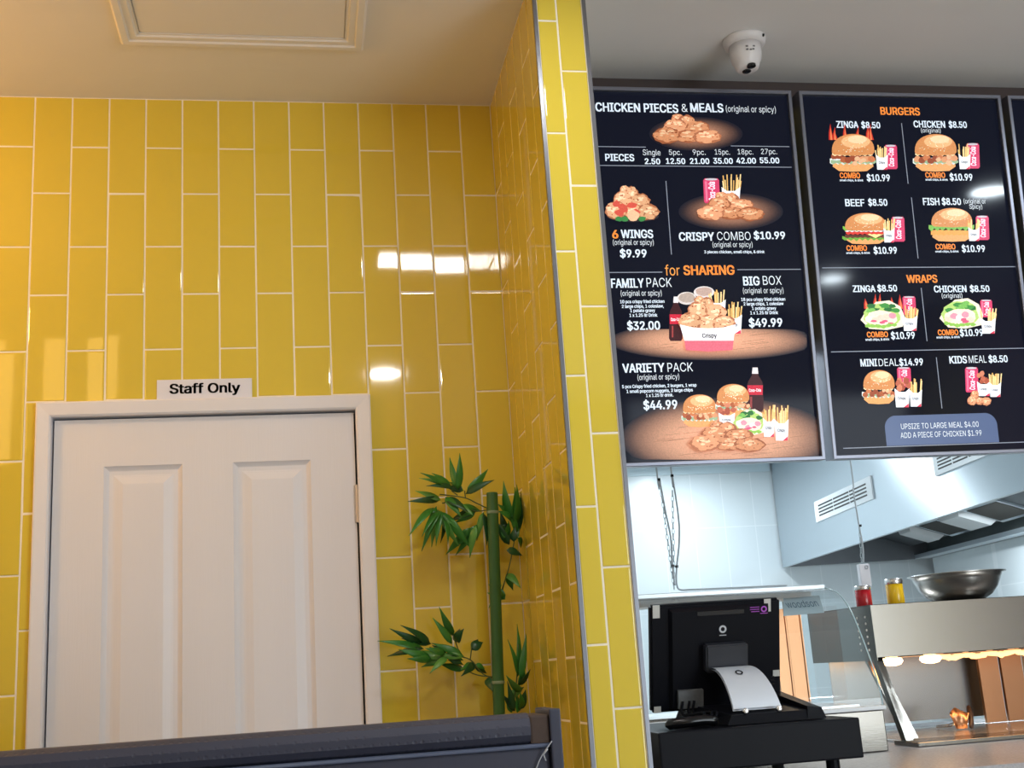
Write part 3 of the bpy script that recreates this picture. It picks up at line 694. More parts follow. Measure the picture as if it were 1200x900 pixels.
for i in range(6): p.ell(random.uniform(150, 250), 615+random.uniform(-40, 20), 22, 14, S(206, 84, 70), 9, .3)
for x in (175, 200, 280): p.ell(x, 655, 18, 12, S(58, 130, 70), 10, .2)
p.ell(240, 640, 28, 26, S(230, 186, 150), 12, .1); p.done('wings_picture', b1)
p = Pic('A'); p.glow(690, 618, 240, 86, WOOD, BG); p.can(563, 466, 636, 580); p.cup(645, 442, 735, 600); p.chicken(535, 530, 838, 664); p.done('combo_picture', b1)
p = Pic('B'); p.glow(500, 345, 420, 78, WOOD2, BG, ymin=297, xmax=885, pw=(3, 1.5)); p.grain(200, 320, 700, 385, 14, S(150, 104, 80)); p.bottle(325, 165, 380, 345)
p.ell(397, 172, 40, 26, S(214, 206, 204)); p.ell(397, 170, 33, 20, S(176, 160, 150), 16, .1); p.ell(467, 147, 42, 24, S(220, 212, 212)); p.ell(467, 145, 34, 18, S(186, 160, 150), 16, .1)
p.cup(488, 128, 556, 250); p.cup(545, 186, 622, 316); p.chicken(362, 165, 592, 310, 7, True)
p.poly([(365, 280), (420, 293), (480, 296), (540, 293), (590, 280), (583, 346), (384, 346)], S(240, 238, 242)); p.poly([(384, 346), (583, 346), (579, 384), (480, 390), (390, 384)], S(216, 106, 124)); p.word('Crispy', 456, 334, 60, 17, S(60, 60, 72)); p.done('sharing_bucket_picture', b1)
p = Pic('B'); p.glow(560, 740, 430, 165, WOOD2, BG, ymax=826, xmax=935, pw=(3, 1.5)); p.grain(260, 690, 820, 815, 26, S(150, 104, 80)); p.bottle(640, 453, 708, 632); p.burger(375, 562, 522, 695, 'chicken'); p.burger(512, 520, 655, 650, 'chicken'); p.cup(522, 600, 592, 692, 'nug')
p.wrap(578, 622, 722, 728); p.cup(702, 605, 752, 735); p.cup(748, 605, 808, 750); p.chicken(405, 672, 708, 798); p.done('variety_pack_picture', b1)
p = Pic('C'); p.flame((222, 240, 290, 350, 400, 412), 262, 75); p.burger(214, 234, 436, 415, 'chicken'); p.can(474, 287, 534, 403); p.cup(432, 285, 492, 406); p.done('zinga_burger_picture', b2)
p = Pic('C'); p.burger(612, 234, 830, 414, 'chicken'); p.can(866, 279, 928, 400); p.cup(828, 281, 888, 403); p.done('chicken_burger_picture', b2)
p = Pic('C'); p.burger(278, 612, 494, 762, 'beef'); p.can(508, 631, 570, 750); p.cup(468, 638, 524, 754); p.done('beef_burger_picture', b2)
p = Pic('C'); p.burger(692, 588, 906, 750, 'fish'); p.can(912, 626, 974, 742); p.cup(874, 636, 932, 747); p.done('fish_burger_picture', b2)
p = Pic('D'); p.flame((285, 325, 345, 400, 435), 195, 66); p.can(440, 140, 497, 222); p.wrap(256, 158, 450, 288); p.cup(438, 180, 506, 292); p.done('zinga_wrap_picture', b2)
p = Pic('D'); p.can(782, 155, 834, 232); p.wrap(603, 148, 795, 282); p.cup(783, 190, 850, 304); p.done('chicken_wrap_picture', b2)
p = Pic('D'); p.burger(262, 464, 412, 614, 'chicken'); p.can(415, 452, 475, 540); p.cup(468, 500, 526, 625); p.cup(402, 488, 472, 628, 'nug'); p.done('mini_deal_picture', b2)
p = Pic('D'); p.can(715, 451, 772, 562); p.cup(766, 470, 828, 578, 'nug'); p.cup(820, 475, 874, 582); p.chicken(723, 540, 828, 622, 4); p.done('kids_meal_picture', b2)

# ------------------------------------------------------------------ security camera
cx_, cy_ = 1.985, -.42
sct = thing('security_camera', 'white turret security camera on the ceiling in front of the menu screens', 'security camera', (cx_, cy_, CEIL))
bm = bmesh.new(); lathe(bm, cx_, cy_, [(.060, CEIL), (.0605, CEIL-.006), (.058, CEIL-.016), (.050, CEIL-.021), (.045, CEIL-.022)], 40); obj('mounting_plate', bm, CCTV, sct, True)
bm = bmesh.new(); lathe(bm, cx_, cy_, [(.045, CEIL-.0215), (.0445, CEIL-.05), (.041, CEIL-.066), (.0365, CEIL-.073), (.035, CEIL-.080), (.031, CEIL-.090), (.025, CEIL-.094)], 40); obj('camera_body', bm, CCTV, sct, True)
for px, py in ((880.5, 77.5), (875, 83.5)):
    Pz = at_plane(px, py, Vector((0, 0, CEIL-.0945)), Z3)
    bm = bmesh.new(); lathe(bm, Pz.x, Pz.y, [(.0125, CEIL-.090), (.0125, CEIL-.096), (.009, CEIL-.098)], 20); obj('lens', bm, BLACKG, sct, True)
bm = bmesh.new()
for i, (px, py) in enumerate([(875.5, 53.5), (883.5, 53.5), (876, 57.2), (880, 57.5), (883, 57)]):
    d = ray(px, py); P = CAM + d*((cy_-.0452-CAM.y)/d.y); box(bm, P.x-.003, cy_-.0452, P.z-.002, P.x+.003, cy_-.042, P.z+.002)
obj('marking', bm, mat('grey_marking', S(120, 118, 120), .5), sct)
P = at_plane(890, 36, Vector((0, cy_-.0, 0)), Y3)
obj('screw_hole', bx(cx_+.035, cy_-.0512, CEIL-.014, cx_+.040, cy_-.044, CEIL-.008), BLACKG, sct)

# ------------------------------------------------------------------ bamboo in the corner
bb = thing('bamboo_plant', 'artificial green bamboo stalk with leafy twigs in the tiled corner', 'plant', (1.2, -.13, 0))
bm = bmesh.new(); lathe(bm, 1.19, -.13, [(.09, 0), (.10, .02), (.115, .22), (.12, .24), (.108, .24), (.1, .2)], 32, True, True); obj('pot', bm, BLACKP, bb, True)
def stalk(z): return Vector((1.2165+(z-1.216)*.029, -.13, z))
bm = bmesh.new(); nd = [.2, .5, .84, 1.293, 1.737]; pts = []; rad = []
z = .21
while z < 1.784:
    pts.append(stalk(z)); dn = min(abs(z-k) for k in nd); rad.append(.0152+(.0016*max(0, 1-dn/.012))); z += .006
pts.append(stalk(1.785)); rad.append(.0146)
tube(bm, pts, rad, 20); obj('stalk', bm, BAMBOO, bb, True)
for k in nd[2:]:
    bm = bmesh.new(); tube(bm, [stalk(k-.0095), stalk(k-.007), stalk(k-.003), stalk(k-.001)], [.0158, .0170, .0170, .0158], 20, False); obj('node_ring', bm, RINGM, bb, True)
def c1(x, y, Y): return at(430+x/2.727, 520+y/2.727, Y)
def leaf(bm, a, b_, wd, mi, twist):
    ax = (b_-a); L_ = ax.length; ax.normalize()
    view = Vector((math.sin(twist)*.7, -1, math.cos(twist*1.7)*.35)).normalized()
    sd = ax.cross(view).normalized(); up = sd.cross(ax).normalized()
    prev = None; n = 7
    for i in range(n+1):
        t = i/n; wv = wd*(math.sin(math.pi*min(1, t*1.02)**.62)**1.0)*.5 if 0 < i < n else .0004
        c = a + ax*(L_*t) + up*(math.sin(t*math.pi)*L_*.07)
        row = [bm.verts.new(c - sd*wv + up*wv*.35), bm.verts.new(c), bm.verts.new(c + sd*wv + up*wv*.35)]
        if prev:
            for k in range(2):
                f = bm.faces.new([prev[k], prev[k+1], row[k+1], row[k]]); f.material_index = mi; f.smooth = True
        prev = row
def spray(stems, leaves, Yc, spread=.05):
    tw = bmesh.new()
    for st in stems: tube(tw, spline([c1(x, y, Yc+dy) for x, y, dy in st], 5), .0016, 6)
    br_ = obj('leafy_branch', tw, TWIG, bb, True)
    lf = bmesh.new()
    more = []
    for (x0, y0, x1, y1, wd, mi) in leaves:       # most leaves grow in pairs
        L_ = math.hypot(x1-x0, y1-y0); an = math.atan2(y1-y0, x1-x0)+random.choice((-1, 1))*random.uniform(.22, .42); k = random.uniform(.7, .95)
        if random.random() < .6: more.append((x0+random.uniform(-5, 5), y0+random.uniform(-5, 5), x0+L_*k*math.cos(an), y0+L_*k*math.sin(an), wd*.9, random.choice((0, 0, 1, 2))))
    for (x0, y0, x1, y1, wd, mi) in leaves + more:
        x1, y1 = x0+(x1-x0)*1.08, y0+(y1-y0)*1.08
        Ya = Yc + random.uniform(-.012, .012); Yb = max(-.21, min(-.02, Yc + random.uniform(-spread, spread)))
        leaf(lf, c1(x0, y0, Ya), c1(x1, y1, Yb), wd/2.727/1383.86*3.25*1.02, mi, random.uniform(-1.1, 1.1))
    o = obj('leaves', lf, [LEAF, LEAFL, LEAFD], br_)
    o.parent = br_; o.matrix_parent_inverse = Matrix.Identity(4)
    sm = o.modifiers.new('thickness', 'SOLIDIFY'); sm.thickness = .0006
    return br_
spray([[(392,210,0),(350,190,0),(310,172,0),(232,162,0)],[(392,210,0),(340,215,0),(290,185,0),(240,190,0)],[(315,175,0),(312,150,0)],[(290,165,0),(270,150,0)]],
 [(290,148,296,38,24,0),(318,160,382,87,28,0),(272,140,178,96,20,0),(268,136,174,112,18,1),(308,150,256,138,22,2),(234,178,138,184,22,2),(214,204,140,288,24,0),(222,200,178,334,24,0),(228,210,208,322,22,1),(238,215,222,318,20,0),
  (236,220,292,322,24,1),(244,230,258,315,20,0),(262,238,326,326,26,0),(250,175,318,215,30,2),(352,212,270,246,28,2),(346,216,286,250,24,0),(352,258,288,350,26,0),(330,268,258,348,26,0),(372,222,382,318,24,2),(300,200,360,215,20,0),(270,250,300,300,22,0)], -.10)
spray([[(432,465,0),(455,390,-.01),(472,300,0),(478,200,0)],[(428,490,0),(440,440,0)]],
 [(462,250,438,128,30,0),(470,262,478,140,28,0),(462,235,420,195,24,0),(478,290,490,165,22,2),(482,300,492,330,22,0),(452,322,428,222,28,2),(446,340,492,356,26,2),(445,416,488,458,26,1),(436,495,392,452,30,1),(436,498,388,478,24,1),(430,450,392,520,14,0),(470,310,485,260,26,0),(440,300,452,250,24,0)], -.10, .04)
spray([[(412,752,0),(370,735,0),(330,690,0),(270,675,0),(200,650,0)],[(400,745,0),(340,735,0),(260,690,0)],[(330,690,0),(335,650,0)],[(300,680,0),(275,612,0)]],
 [(276,614,234,528,24,0),(272,640,214,562,22,0),(286,632,308,594,30,2),(332,656,368,636,32,2),(306,676,214,640,24,0),(202,640,114,584,24,2),(176,636,80,594,22,2),(182,656,44,632,22,0),(204,686,108,660,26,0),(246,688,130,668,26,1),(258,684,180,712,24,0),(312,722,236,704,22,0),(342,702,304,740,24,2),(344,708,380,732,18,2),(262,682,304,704,24,2),(385,748,402,790,24,2),(250,670,190,655,22,0)], -.10)
spray([[(466,850,0),(478,760,0),(484,640,0)]],
 [(482,745,480,588,18,0),(490,755,508,618,22,0),(494,792,448,744,24,1),(484,775,500,705,22,0),(450,812,498,780,24,1),(470,855,450,765,20,2),(486,850,506,790,26,2),(462,860,455,800,22,0),(480,860,476,800,24,0)], -.10, .03)

# ------------------------------------------------------------------ booth seat back in the foreground
bo = thing('booth_seat', 'dark navy vinyl booth back with a rolled top in the foreground', 'booth seat', (.2, -1.25, 0))
SX0, SX1, SY, SZ = -1.35, 1.134, -1.3, 1.246
bm = bmesh.new()
prof = []
for i in range(13): a = R(-100+i*22.5); prof.append((SY+.026-.026*math.cos(a-R(10)) if False else 0, 0))
ring0 = [(SY+.008, SZ-.050), (SY-.008, SZ-.044), (SY-.017, SZ-.034), (SY-.017, SZ-.020), (SY-.010, SZ-.008), (SY+.004, SZ-.001), (SY+.02, SZ), (SY+.085, SZ-.004), (SY+.11, SZ-.02), (SY+.112, SZ-.05)]
def extrude(bm, prof, x0, x1, nseg=1):
    rows = [[bm.verts.new((x0+(x1-x0)*i/nseg, y, z)) for y, z in prof] for i in range(nseg+1)]
    m = len(prof)
    for a, c in zip(rows, rows[1:]):
        for k in range(m): bm.faces.new([a[k], c[k], c[(k+1)%m], a[(k+1)%m]])
    bm.faces.new(rows[0]); bm.faces.new(rows[-1][::-1])
extrude(bm, ring0, SX0, SX1-.052, 12); bmesh.ops.recalc_face_normals(bm, faces=bm.faces); obj('top_roll', bm, NAVY, bo)
bm = bmesh.new(); tube(bm, [(SX0, SY-.004, SZ-.052), (SX1-.02, SY-.004, SZ-.052)], .0035, 10); obj('piping', bm, PIPE, bo, True)
obj('back_panel', bx(SX0, SY, .42, SX1-.02, SY+.10, SZ-.0525, bev=.006), NAVY, bo)
obj('end_panel', bx(SX1-.019, SY-.012, .0, SX1, SY+.115, SZ+.004, bev=.003), NAVY, bo)
obj('worn_shaded_patch', bx(SX1-.0515, SY-.006, SZ-.049, SX1-.0195, SY+.10, SZ-.004, bev=.004), WORNSHADE, bo)['label'] = 'worn brown end of the top roll, darkened for the shade in its notch'
obj('seat_cushion', bx(SX0, SY-.50, .34, SX1-.02, SY-.001, .46, bev=.02), NAVY, bo)
obj('seat_base', bx(SX0, SY-.46, 0, SX1-.02, SY+.10, .339), BLACKP, bo)
bm = bmesh.new(); tube(bm, spline([(SX1-.018, SY-.0145, SZ-.046), (SX1-.036, SY-.006, SZ-.07), (SX1-.046, SY-.004, SZ-.09), (SX1-.058, SY-.003, SZ-.118)], 6), .0009, 5)
tube(bm, [(SX1-.026, SY-.0145, SZ-.058), (SX1-.032, SY-.008, SZ-.066), (SX1-.029, SY-.008, SZ-.076)], .0012, 5)
obj('loose_thread', bm, mat('white_thread', S(190, 196, 206), .6), bo, True)['label'] = 'loose white thread'

# ------------------------------------------------------------------ counter
CT = 1.03
ct = thing('service_counter', 'grey stone topped service counter under the till and display case', 'counter', (3.0, 0, 0))
obj('worktop', bx(NX1+.006, -.62, CT-.04, 5.0, .95, CT, bev=.003), STONE, ct)
obj('counter_front', bx(NX1+.006, -.58, 0, 5.0, .9, CT-.041), STEEL, ct)

# ------------------------------------------------------------------ cash drawer
cdw = thing('cash_drawer', 'black metal cash drawer under the till monitor', 'cash drawer', (1.76, -.4, CT))
obj('drawer_body', bx(1.515, -.55, CT+.034, 2.007, -.12, 1.155, bev=.004), BLACKP, cdw)
for x, y in ((1.55, -.51), (1.945, -.51), (1.55, -.16), (1.945, -.16)):
    bm = bmesh.new(); lathe(bm, x, y, [(.016, CT+.0005), (.016, CT+.034)], 14); obj('foot', bm, BLACKP, cdw)
# ------------------------------------------------------------------ till terminal, its back to the room
pos = thing('till_terminal', 'black till monitor seen from behind on a curved silver stand', 'till', (1.75, -.25, 1.156))
mc = Vector((1.752, -.315, 1.318)); MV = Vector((0, -.27, .963)).normalized(); MN = X3.cross(MV).normalized()
if MN.y > 0: MN = -MN
def ML(u, v, d): return mc + X3*u + MV*v + MN*d
def mbox(bm, u0, v0, d0, u1, v1, d1, bev=0, seg=3):
    vs = [bm.verts.new(ML(*p)) for p in ((u0,v0,d0),(u1,v0,d0),(u1,v1,d0),(u0,v1,d0),(u0,v0,d1),(u1,v0,d1),(u1,v1,d1),(u0,v1,d1))]
    fs = [bm.faces.new([vs[i] for i in q]) for q in ((0,3,2,1),(4,5,6,7),(0,1,5,4),(1,2,6,5),(2,3,7,6),(3,0,4,7))]
    if bev: bmesh.ops.bevel(bm, geom=list({e for f in fs for e in f.edges}), offset=bev, segments=seg, affect='EDGES')
    bmesh.ops.recalc_face_normals(bm, faces=bm.faces)
bm = bmesh.new(); mbox(bm, -.173, -.135, -.018, .173, .138, .004, .006); obj('monitor_housing', bm, BLACKP, pos)
bm = bmesh.new(); hexv = [(-.125, -.128), (.14, -.128), (.14, .128), (-.125, .128)]
vs0 = [bm.verts.new(ML(u, v, .0045)) for u, v in hexv]; vs1 = [bm.verts.new(ML(u*.96, v*.95, .02)) for u, v in hexv]
bm.faces.new(vs1)
for q in range(4): bm.faces.new([vs0[q], vs0[(q+1)%4], vs1[(q+1)%4], vs1[q]])
bmesh.ops.recalc_face_normals(bm, faces=bm.faces); obj('back_cover', bm, BLACKP, pos)
bm = bmesh.new(); mbox(bm, -.055, .108, .0195, .07, .12, .0215, .001, 1); obj('cover_latch', bm, BLACKG, pos)
bm = bmesh.new(); mbox(bm, -.042, -.03, .0205, .068, .04, .05, .004); obj('mount_block', bm, mat('mount_plastic', S(34, 36, 44), .45), pos)
for u, v in ((-.157, .118), (.138, .118), (-.157, -.122), (.16, -.05)):
    bm = bmesh.new(); mbox(bm, u-.009, v-.012 if v > 0 else v-.012, .0045, u+.009, v+.0205 if v > 0 else v+.004, .0058); 
    obj('corner_tape', bm, mat('clear_tape', S(196, 196, 192), .35), pos)
def ringm(bm, u, v, d, ro, ri, n=24):
    a = [bm.verts.new(ML(u+ro*math.cos(2*math.pi*i/n), v+ro*math.sin(2*math.pi*i/n), d)) for i in range(n)]; c = [bm.verts.new(ML(u+ri*math.cos(2*math.pi*i/n), v+ri*math.sin(2*math.pi*i/n), d)) for i in range(n)]
    for i in range(n): bm.faces.new([a[i], a[(i+1)%n], c[(i+1)%n], c[i]])
    bmesh.ops.recalc_face_normals(bm, faces=bm.faces)
bm = bmesh.new(); ringm(bm, .012, .072, .021, .0098, .0052)
mbox(bm, .003, .0555, .0206, .021, .0575, .021); obj('round_logo', bm, mat('logo_silver', S(190, 194, 200), .3), pos)
bm = bmesh.new(); PU = mat('purple_print', S(150, 70, 170), .4, emit=.25)
ringm(bm, .122, .117, .0212, .008, .0045)
for i, (a, c) in enumerate(((.085, .11), (.085, .11), (.088, .11), (.112, .132))): mbox(bm, a, .122-i*.0055, .0206, c, .1235-i*.0055, .0212)
obj('purple_sticker', bm, PU, pos)
bm = bmesh.new()
for i in range(5): mbox(bm, .138, -.06-i*.009, .0206, .148, -.056-i*.009, .0212)
obj('vent_slots', bm, BLACKG, pos)
# curved silver stand arm
bm = bmesh.new(); pts = []
for i in range(13):
    t = i/12; a = t*1.35
    pts.append((mc.y-.048-.115*math.sin(a)*.95, 1.289-.098*(1-math.cos(a))/(1-math.cos(1.35))))
for i in range(12):
    (ya, za), (yb, zb) = pts[i], pts[i+1]; w0 = .048+.012*i/12; w1 = .048+.012*(i+1)/12; sh0 = .005+.02*i/12; sh1 = .005+.02*(i+1)/12; c0 = mc.x+.012
    top = [(c0-w0+sh0, ya, za), (c0+w0+sh0, ya, za), (c0+w1+sh1, yb, zb), (c0-w1+sh1, yb, zb)]
    bm.faces.new([bm.verts.new(p) for p in top]); bm.faces.new([bm.verts.new((p[0], p[1]+.006, p[2]-.005)) for p in top][::-1])
bmesh.ops.remove_doubles(bm, verts=bm.verts, dist=1e-6); obj('stand_arm', bm, mat('stand_silver', S(206, 212, 222), .34, metal=.25, vary=.01), pos, True)
ya, za = pts[4]; yb, zb = pts[5]
bm = bmesh.new(); cc = Vector((mc.x+.02, (ya+yb)/2, (za+zb)/2)); tv = (Vector((0, ya, za))-Vector((0, yb, zb))).normalized(); nn = X3.cross(tv); nn = nn if nn.z > 0 else -nn
n = 24; a_ = [bm.verts.new(cc+nn*.002+X3*.0095*math.cos(2*math.pi*i/n)+tv*.0095*math.sin(2*math.pi*i/n)) for i in range(n)]; c_ = [bm.verts.new(cc+nn*.002+X3*.006*math.cos(2*math.pi*i/n)+tv*.006*math.sin(2*math.pi*i/n)) for i in range(n)]
for i in range(n): bm.faces.new([a_[i], a_[(i+1)%n], c_[(i+1)%n], c_[i]])
bmesh.ops.recalc_face_normals(bm, faces=bm.faces); obj('stand_logo', bm, BLACKG, pos)
BZ = 1.1565
for dx in (-.032, .052):
    bm = bmesh.new(); tube(bm, [(mc.x+.03+dx, -.487, BZ+.029), (mc.x+.03+dx, -.497, BZ+.029), (mc.x+.03+dx, -.4985, BZ+.029)], [.0075, .0075, .005], 14); obj('arm_screw', bm, CHROME, pos, True)
bm = bmesh.new()
hexa(bm, [(1.70, -.50, BZ), (1.935, -.50, BZ), (1.935, -.2, BZ), (1.66, -.2, BZ)], [(1.715, -.492, BZ+.022), (1.925, -.492, BZ+.022), (1.91, -.22, BZ+.05), (1.68, -.22, BZ+.05)])
hexa(bm, [(1.90, -.50, BZ), (1.948, -.50, BZ), (1.948, -.2, BZ), (1.90, -.2, BZ)], [(1.905, -.496, BZ+.03), (1.94, -.496, BZ+.025), (1.93, -.22, BZ+.07), (1.90, -.22, BZ+.07)])
obj('stand_base', bm, BLACKP, pos)
bm = bmesh.new(); mbox(bm, -.11, -.12, .0205, -.045, -.075, .032); obj('port_panel', bm, mat('port_metal', S(120, 122, 124), .4, metal=.4, vary=.3, vscale=90), pos)
for dx in (0, .018, .03):
    bm = bmesh.new(); tube(bm, spline([ML(-.10+dx, -.10, .034), ML(-.105+dx, -.13, .05), (1.665+dx, -.44, BZ+.03), (1.64+dx, -.45, BZ+.010), (1.60, -.40+dx, BZ+.006)], 5), .0035, 8); obj('cable', bm, BLACKP, pos, True)
bm = bmesh.new(); tube(bm, spline([(1.555, -.475, BZ+.010), (1.60, -.49, BZ+.014), (1.645, -.49, BZ+.016), (1.68, -.488, BZ+.012)], 4), [.004]+[.012]*11+[.006], 10); obj('power_plug', bm, BLACKG, pos, True)

# ------------------------------------------------------------------ curved glass food display case
dc = thing('food_display_case', 'curved glass hot food display case behind the till', 'display case', (1.95, .25, CT))
CX0, CX1 = 1.50, 2.315
obj('base', bx(CX0, -.055, CT+.0005, CX1, .52, 1.142, bev=.003), STEEL, dc)
obj('front_rail', bx(CX0, -.066, 1.1425, CX1+.004, -.03, 1.153, bev=.002), mat('white_rail', S(224, 228, 232), .35), dc)
GP = [(-.054, 1.154), (-.05, 1.19), (-.02, 1.27), (.02, 1.345), (.06, 1.41), (.10, 1.452), (.15, 1.482), (.24, 1.503)]
bm = bmesh.new(); sp = spline([(0, y, z) for y, z in GP], 4)
rows = [[bm.verts.new((x, q.y, q.z)) for q in sp] for x in (CX0, CX1)]
for k in range(len(sp)-1): bm.faces.new([rows[0][k], rows[1][k], rows[1][k+1], rows[0][k+1]])
obj('curved_glass', bm, GLASS, dc, True)
bm = bmesh.new(); bm.faces.new([bm.verts.new((CX1-.003, q.y+.002, q.z-.002)) for q in sp]+[bm.verts.new((CX1-.003, .5, 1.503)), bm.verts.new((CX1-.003, .5, 1.154))]); obj('end_glass', bm, GLASS, dc)
bm = bmesh.new(); tube(bm, [(CX1, q.y, q.z) for q in sp], .0022, 6); obj('glass_edge', bm, mat('glass_edge', S(170, 196, 202), .2, vary=0), dc, True)
obj('top_shelf', bx(CX0, .225, 1.498, CX1, .52, 1.512, bev=.002), mat('case_top', S(206, 216, 222), .25, metal=.3), dc)
obj('lamp_canopy', bx(CX0+.01, .26, 1.474, CX1-.03, .40, 1.4955, bev=.006), mat('canopy_white', S(226, 232, 236), .35), dc)
for x in (1.60, 2.30): obj('rear_post', bx(x-.012, .49, 1.143, x+.012, .515, 1.497), STEEL, dc)
WARMSTEEL = mat('copper_lit_steel', S(186, 136, 100), .3, metal=.9, vary=.06)  # steel with the warm glow of the lamps put into its colour
for x0, x1 in ((2.205, 2.245), (2.25, 2.296)):
    bm = bmesh.new(); box(bm, x0, .40, 1.1585, x1, .405, 1.451); box(bm, x0-.003, .395, 1.1585, x0+.003, .41, 1.451); box(bm, x1-.003, .395, 1.1585, x1+.001, .41, 1.451)
    obj('sliding_panel', bm, WARMSTEEL, dc)
obj('heated_tray', bx(CX0+.03, .02, 1.1425, CX1-.03, .38, 1.158, bev=.003), CHROME, dc)
bm = bmesh.new()
lp = at(924, 719, .07); 
Lb = [at_plane(x, y, Vector((0, .10, 1.42)), Vector((0, -.7, .714)).normalized()) for x, y in ((918, 722), (966, 718), (960, 698), (918, 701))]
bm.faces.new([bm.verts.new(p) for p in Lb]); bmesh.ops.recalc_face_normals(bm, faces=bm.faces)
obj('name_label', bm, mat('label_pale', S(196, 216, 226), .35), dc)
bm = bmesh.new(); pn = Vector((0, -.7, .714)).normalized(); pv = Vector((0, .714, .7)).normalized()
A_, B_ = [at_plane(x, y, Vector((0, .10, 1.42)) + pn*.0015, pn) for x, y in ((923, 712.5), (960, 710))]
letter(bm, 'woodson', A_, X3, pv, .030, False, B_.x-A_.x); obj('name_lettering', bm, mat('label_blue', S(92, 128, 150), .4), dc)

# ------------------------------------------------------------------ heated chip station
cs = thing('chip_station', 'stainless steel heated chip station with lamps under its canopy', 'food warmer', (2.8, .4, CT))
SXL, SXR = 2.443, 3.45
bm = bmesh.new()
box(bm, SXL+.0015, .2, 1.28, SXR, .2015, 1.44); box(bm, SXL, .2, 1.4385, SXR, .68, 1.44); box(bm, SXR-.0015, .2, 1.28, SXR, .68, 1.44); box(bm, SXL, .6785, 1.28, SXR, .68, 1.44)
box(bm, SXL+.0015, .2, 1.28, SXR, .212, 1.2815)
obj('canopy', bm, STEEL, cs)
bm = bmesh.new(); hexa(bm, [(SXL, .2, 1.272), (SXL+.0015, .2, 1.272), (SXL+.0015, .68, 1.272), (SXL, .68, 1.272)], [(SXL, .2, 1.4375), (SXL+.0015, .2, 1.4375), (SXL+.0015, .68, 1.4375), (SXL, .68, 1.4375)])
obj('side_panel', bm, STEEL, cs)
for k in range(6):
    for y in (.245, .30):
        bm = bmesh.new(); zc = 1.405-k*.020; n = 10
        bm.faces.new([bm.verts.new((SXL-.0006, y+.006*math.cos(2*math.pi*i/n), zc+.004*math.sin(2*math.pi*i/n))) for i in range(n)]); obj('vent_hole', bm, HOLE, cs)
for x, e in ((2.49, 0), (2.62, 0)):
    bm = bmesh.new(); lathe(bm, x+.035, .27, [(.018, 1.279), (.03, 1.274), (.034, 1.266), (.026, 1.256), (.01, 1.252)], 20); obj('heat_lamp', bm, BULB, cs, True)
bm = bmesh.new(); tube(bm, [(2.66+.012*k, .255+.006*math.sin(k*1.3), 1.268+.004*math.sin(k*.9)) for k in range(62)], [.007+.004*math.sin(k*1.9)**2 for k in range(62)], 8); obj('heating_element', bm, mat('element_glow', S(255, 214, 170), .4, emit=2.2, ecol=S(255, 186, 120)), cs, True)
obj('reflector', bx(SXL+.02, .215, 1.276, SXR-.02, .5, 1.2785), WARMSTEEL, cs)
for xa in (SXL+.002,):
    bm = bmesh.new(); hexa(bm, [(xa, .085, CT), (xa+.022, .085, CT), (xa+.022, .115, CT), (xa, .115, CT)], [(xa, .215, 1.28), (xa+.022, .215, 1.28), (xa+.022, .245, 1.28), (xa, .245, 1.28)]); obj('slanted_post', bm, STEEL, cs)
    bm = bmesh.new(); hexa(bm, [(xa+.06, .2, CT), (xa+.10, .2, CT), (xa+.10, .215, CT), (xa+.06, .215, CT)], [(xa+.02, .32, 1.275), (xa+.06, .32, 1.275), (xa+.06, .335, 1.275), (xa+.02, .335, 1.275)]); obj('slanted_post', bm, STEEL, cs)
obj('back_panel', bx(SXL+.03, .62, CT+.03, 3.06, .622, 1.275), mat('dark_steel', S(128, 126, 124), .26, metal=.9, vary=.05, aniso=.5), cs)
for x0, x1 in ((2.985, 3.06), (3.068, 3.148), (3.156, 3.40)):
    bm = bmesh.new(); box(bm, x0, .56, CT+.01, x1, .563, 1.275); box(bm, x0-.003, .552, CT+.01, x0+.003, .566, 1.275); obj('hinged_panel', bm, WARMSTEEL, cs)
obj('chip_tray', bx(SXL+.03, .13, CT+.0005, SXR, .618, CT+.008, bev=.002), CHROME, cs)
obj('front_ledge', bx(SXL-.02, -.02, CT+.0005, SXR, .125, CT+.012, bev=.002), STEEL, cs)
# scoop and tongs on the tray
sco = thing('chip_scoop', 'steel chip scoop standing in the heated chip station', 'scoop', (2.77, .36, CT+.009))
bm = bmesh.new(); n = 12
for i in range(n):
    a, c = R(-80+160*i/n), R(-80+160*(i+1)/n)
    def sp_(t, z, f): return (2.78+.032*math.sin(t)*f, .36+.03*math.cos(t)*f, z)
    bm.faces.new([bm.verts.new(p) for p in (sp_(a, CT+.012, .55), sp_(c, CT+.012, .55), sp_(c, CT+.078-.02*abs(math.sin(c)), 1), sp_(a, CT+.078-.02*abs(math.sin(a)), 1))])
bmesh.ops.remove_doubles(bm, verts=bm.verts, dist=1e-5); o = obj('scoop_bowl', bm, WARMSTEEL, sco, True); o.modifiers.new('thickness', 'SOLIDIFY').thickness = .0015
bm = bmesh.new(); tube(bm, [(2.78, .39, CT+.03), (2.775, .43, CT+.02), (2.77, .5, CT+.0145)], .005, 8); obj('scoop_handle', bm, CHROME, sco, True)
tg = obj('utensil_handle', (lambda bm: (tube(bm, spline([(2.81, .36, CT+.014), (2.825, .38, CT+.04), (2.845, .42, CT+.075)], 4), [.006, .007, .008, .008, .008, .009, .009, .008, .006], 10), bm)[1])(bmesh.new()), mat('dark_brown_handle', S(58, 40, 32), .4), None, True)
tag(tg, 'dark brown utensil handle leaning beside the steel scoop', 'utensil')
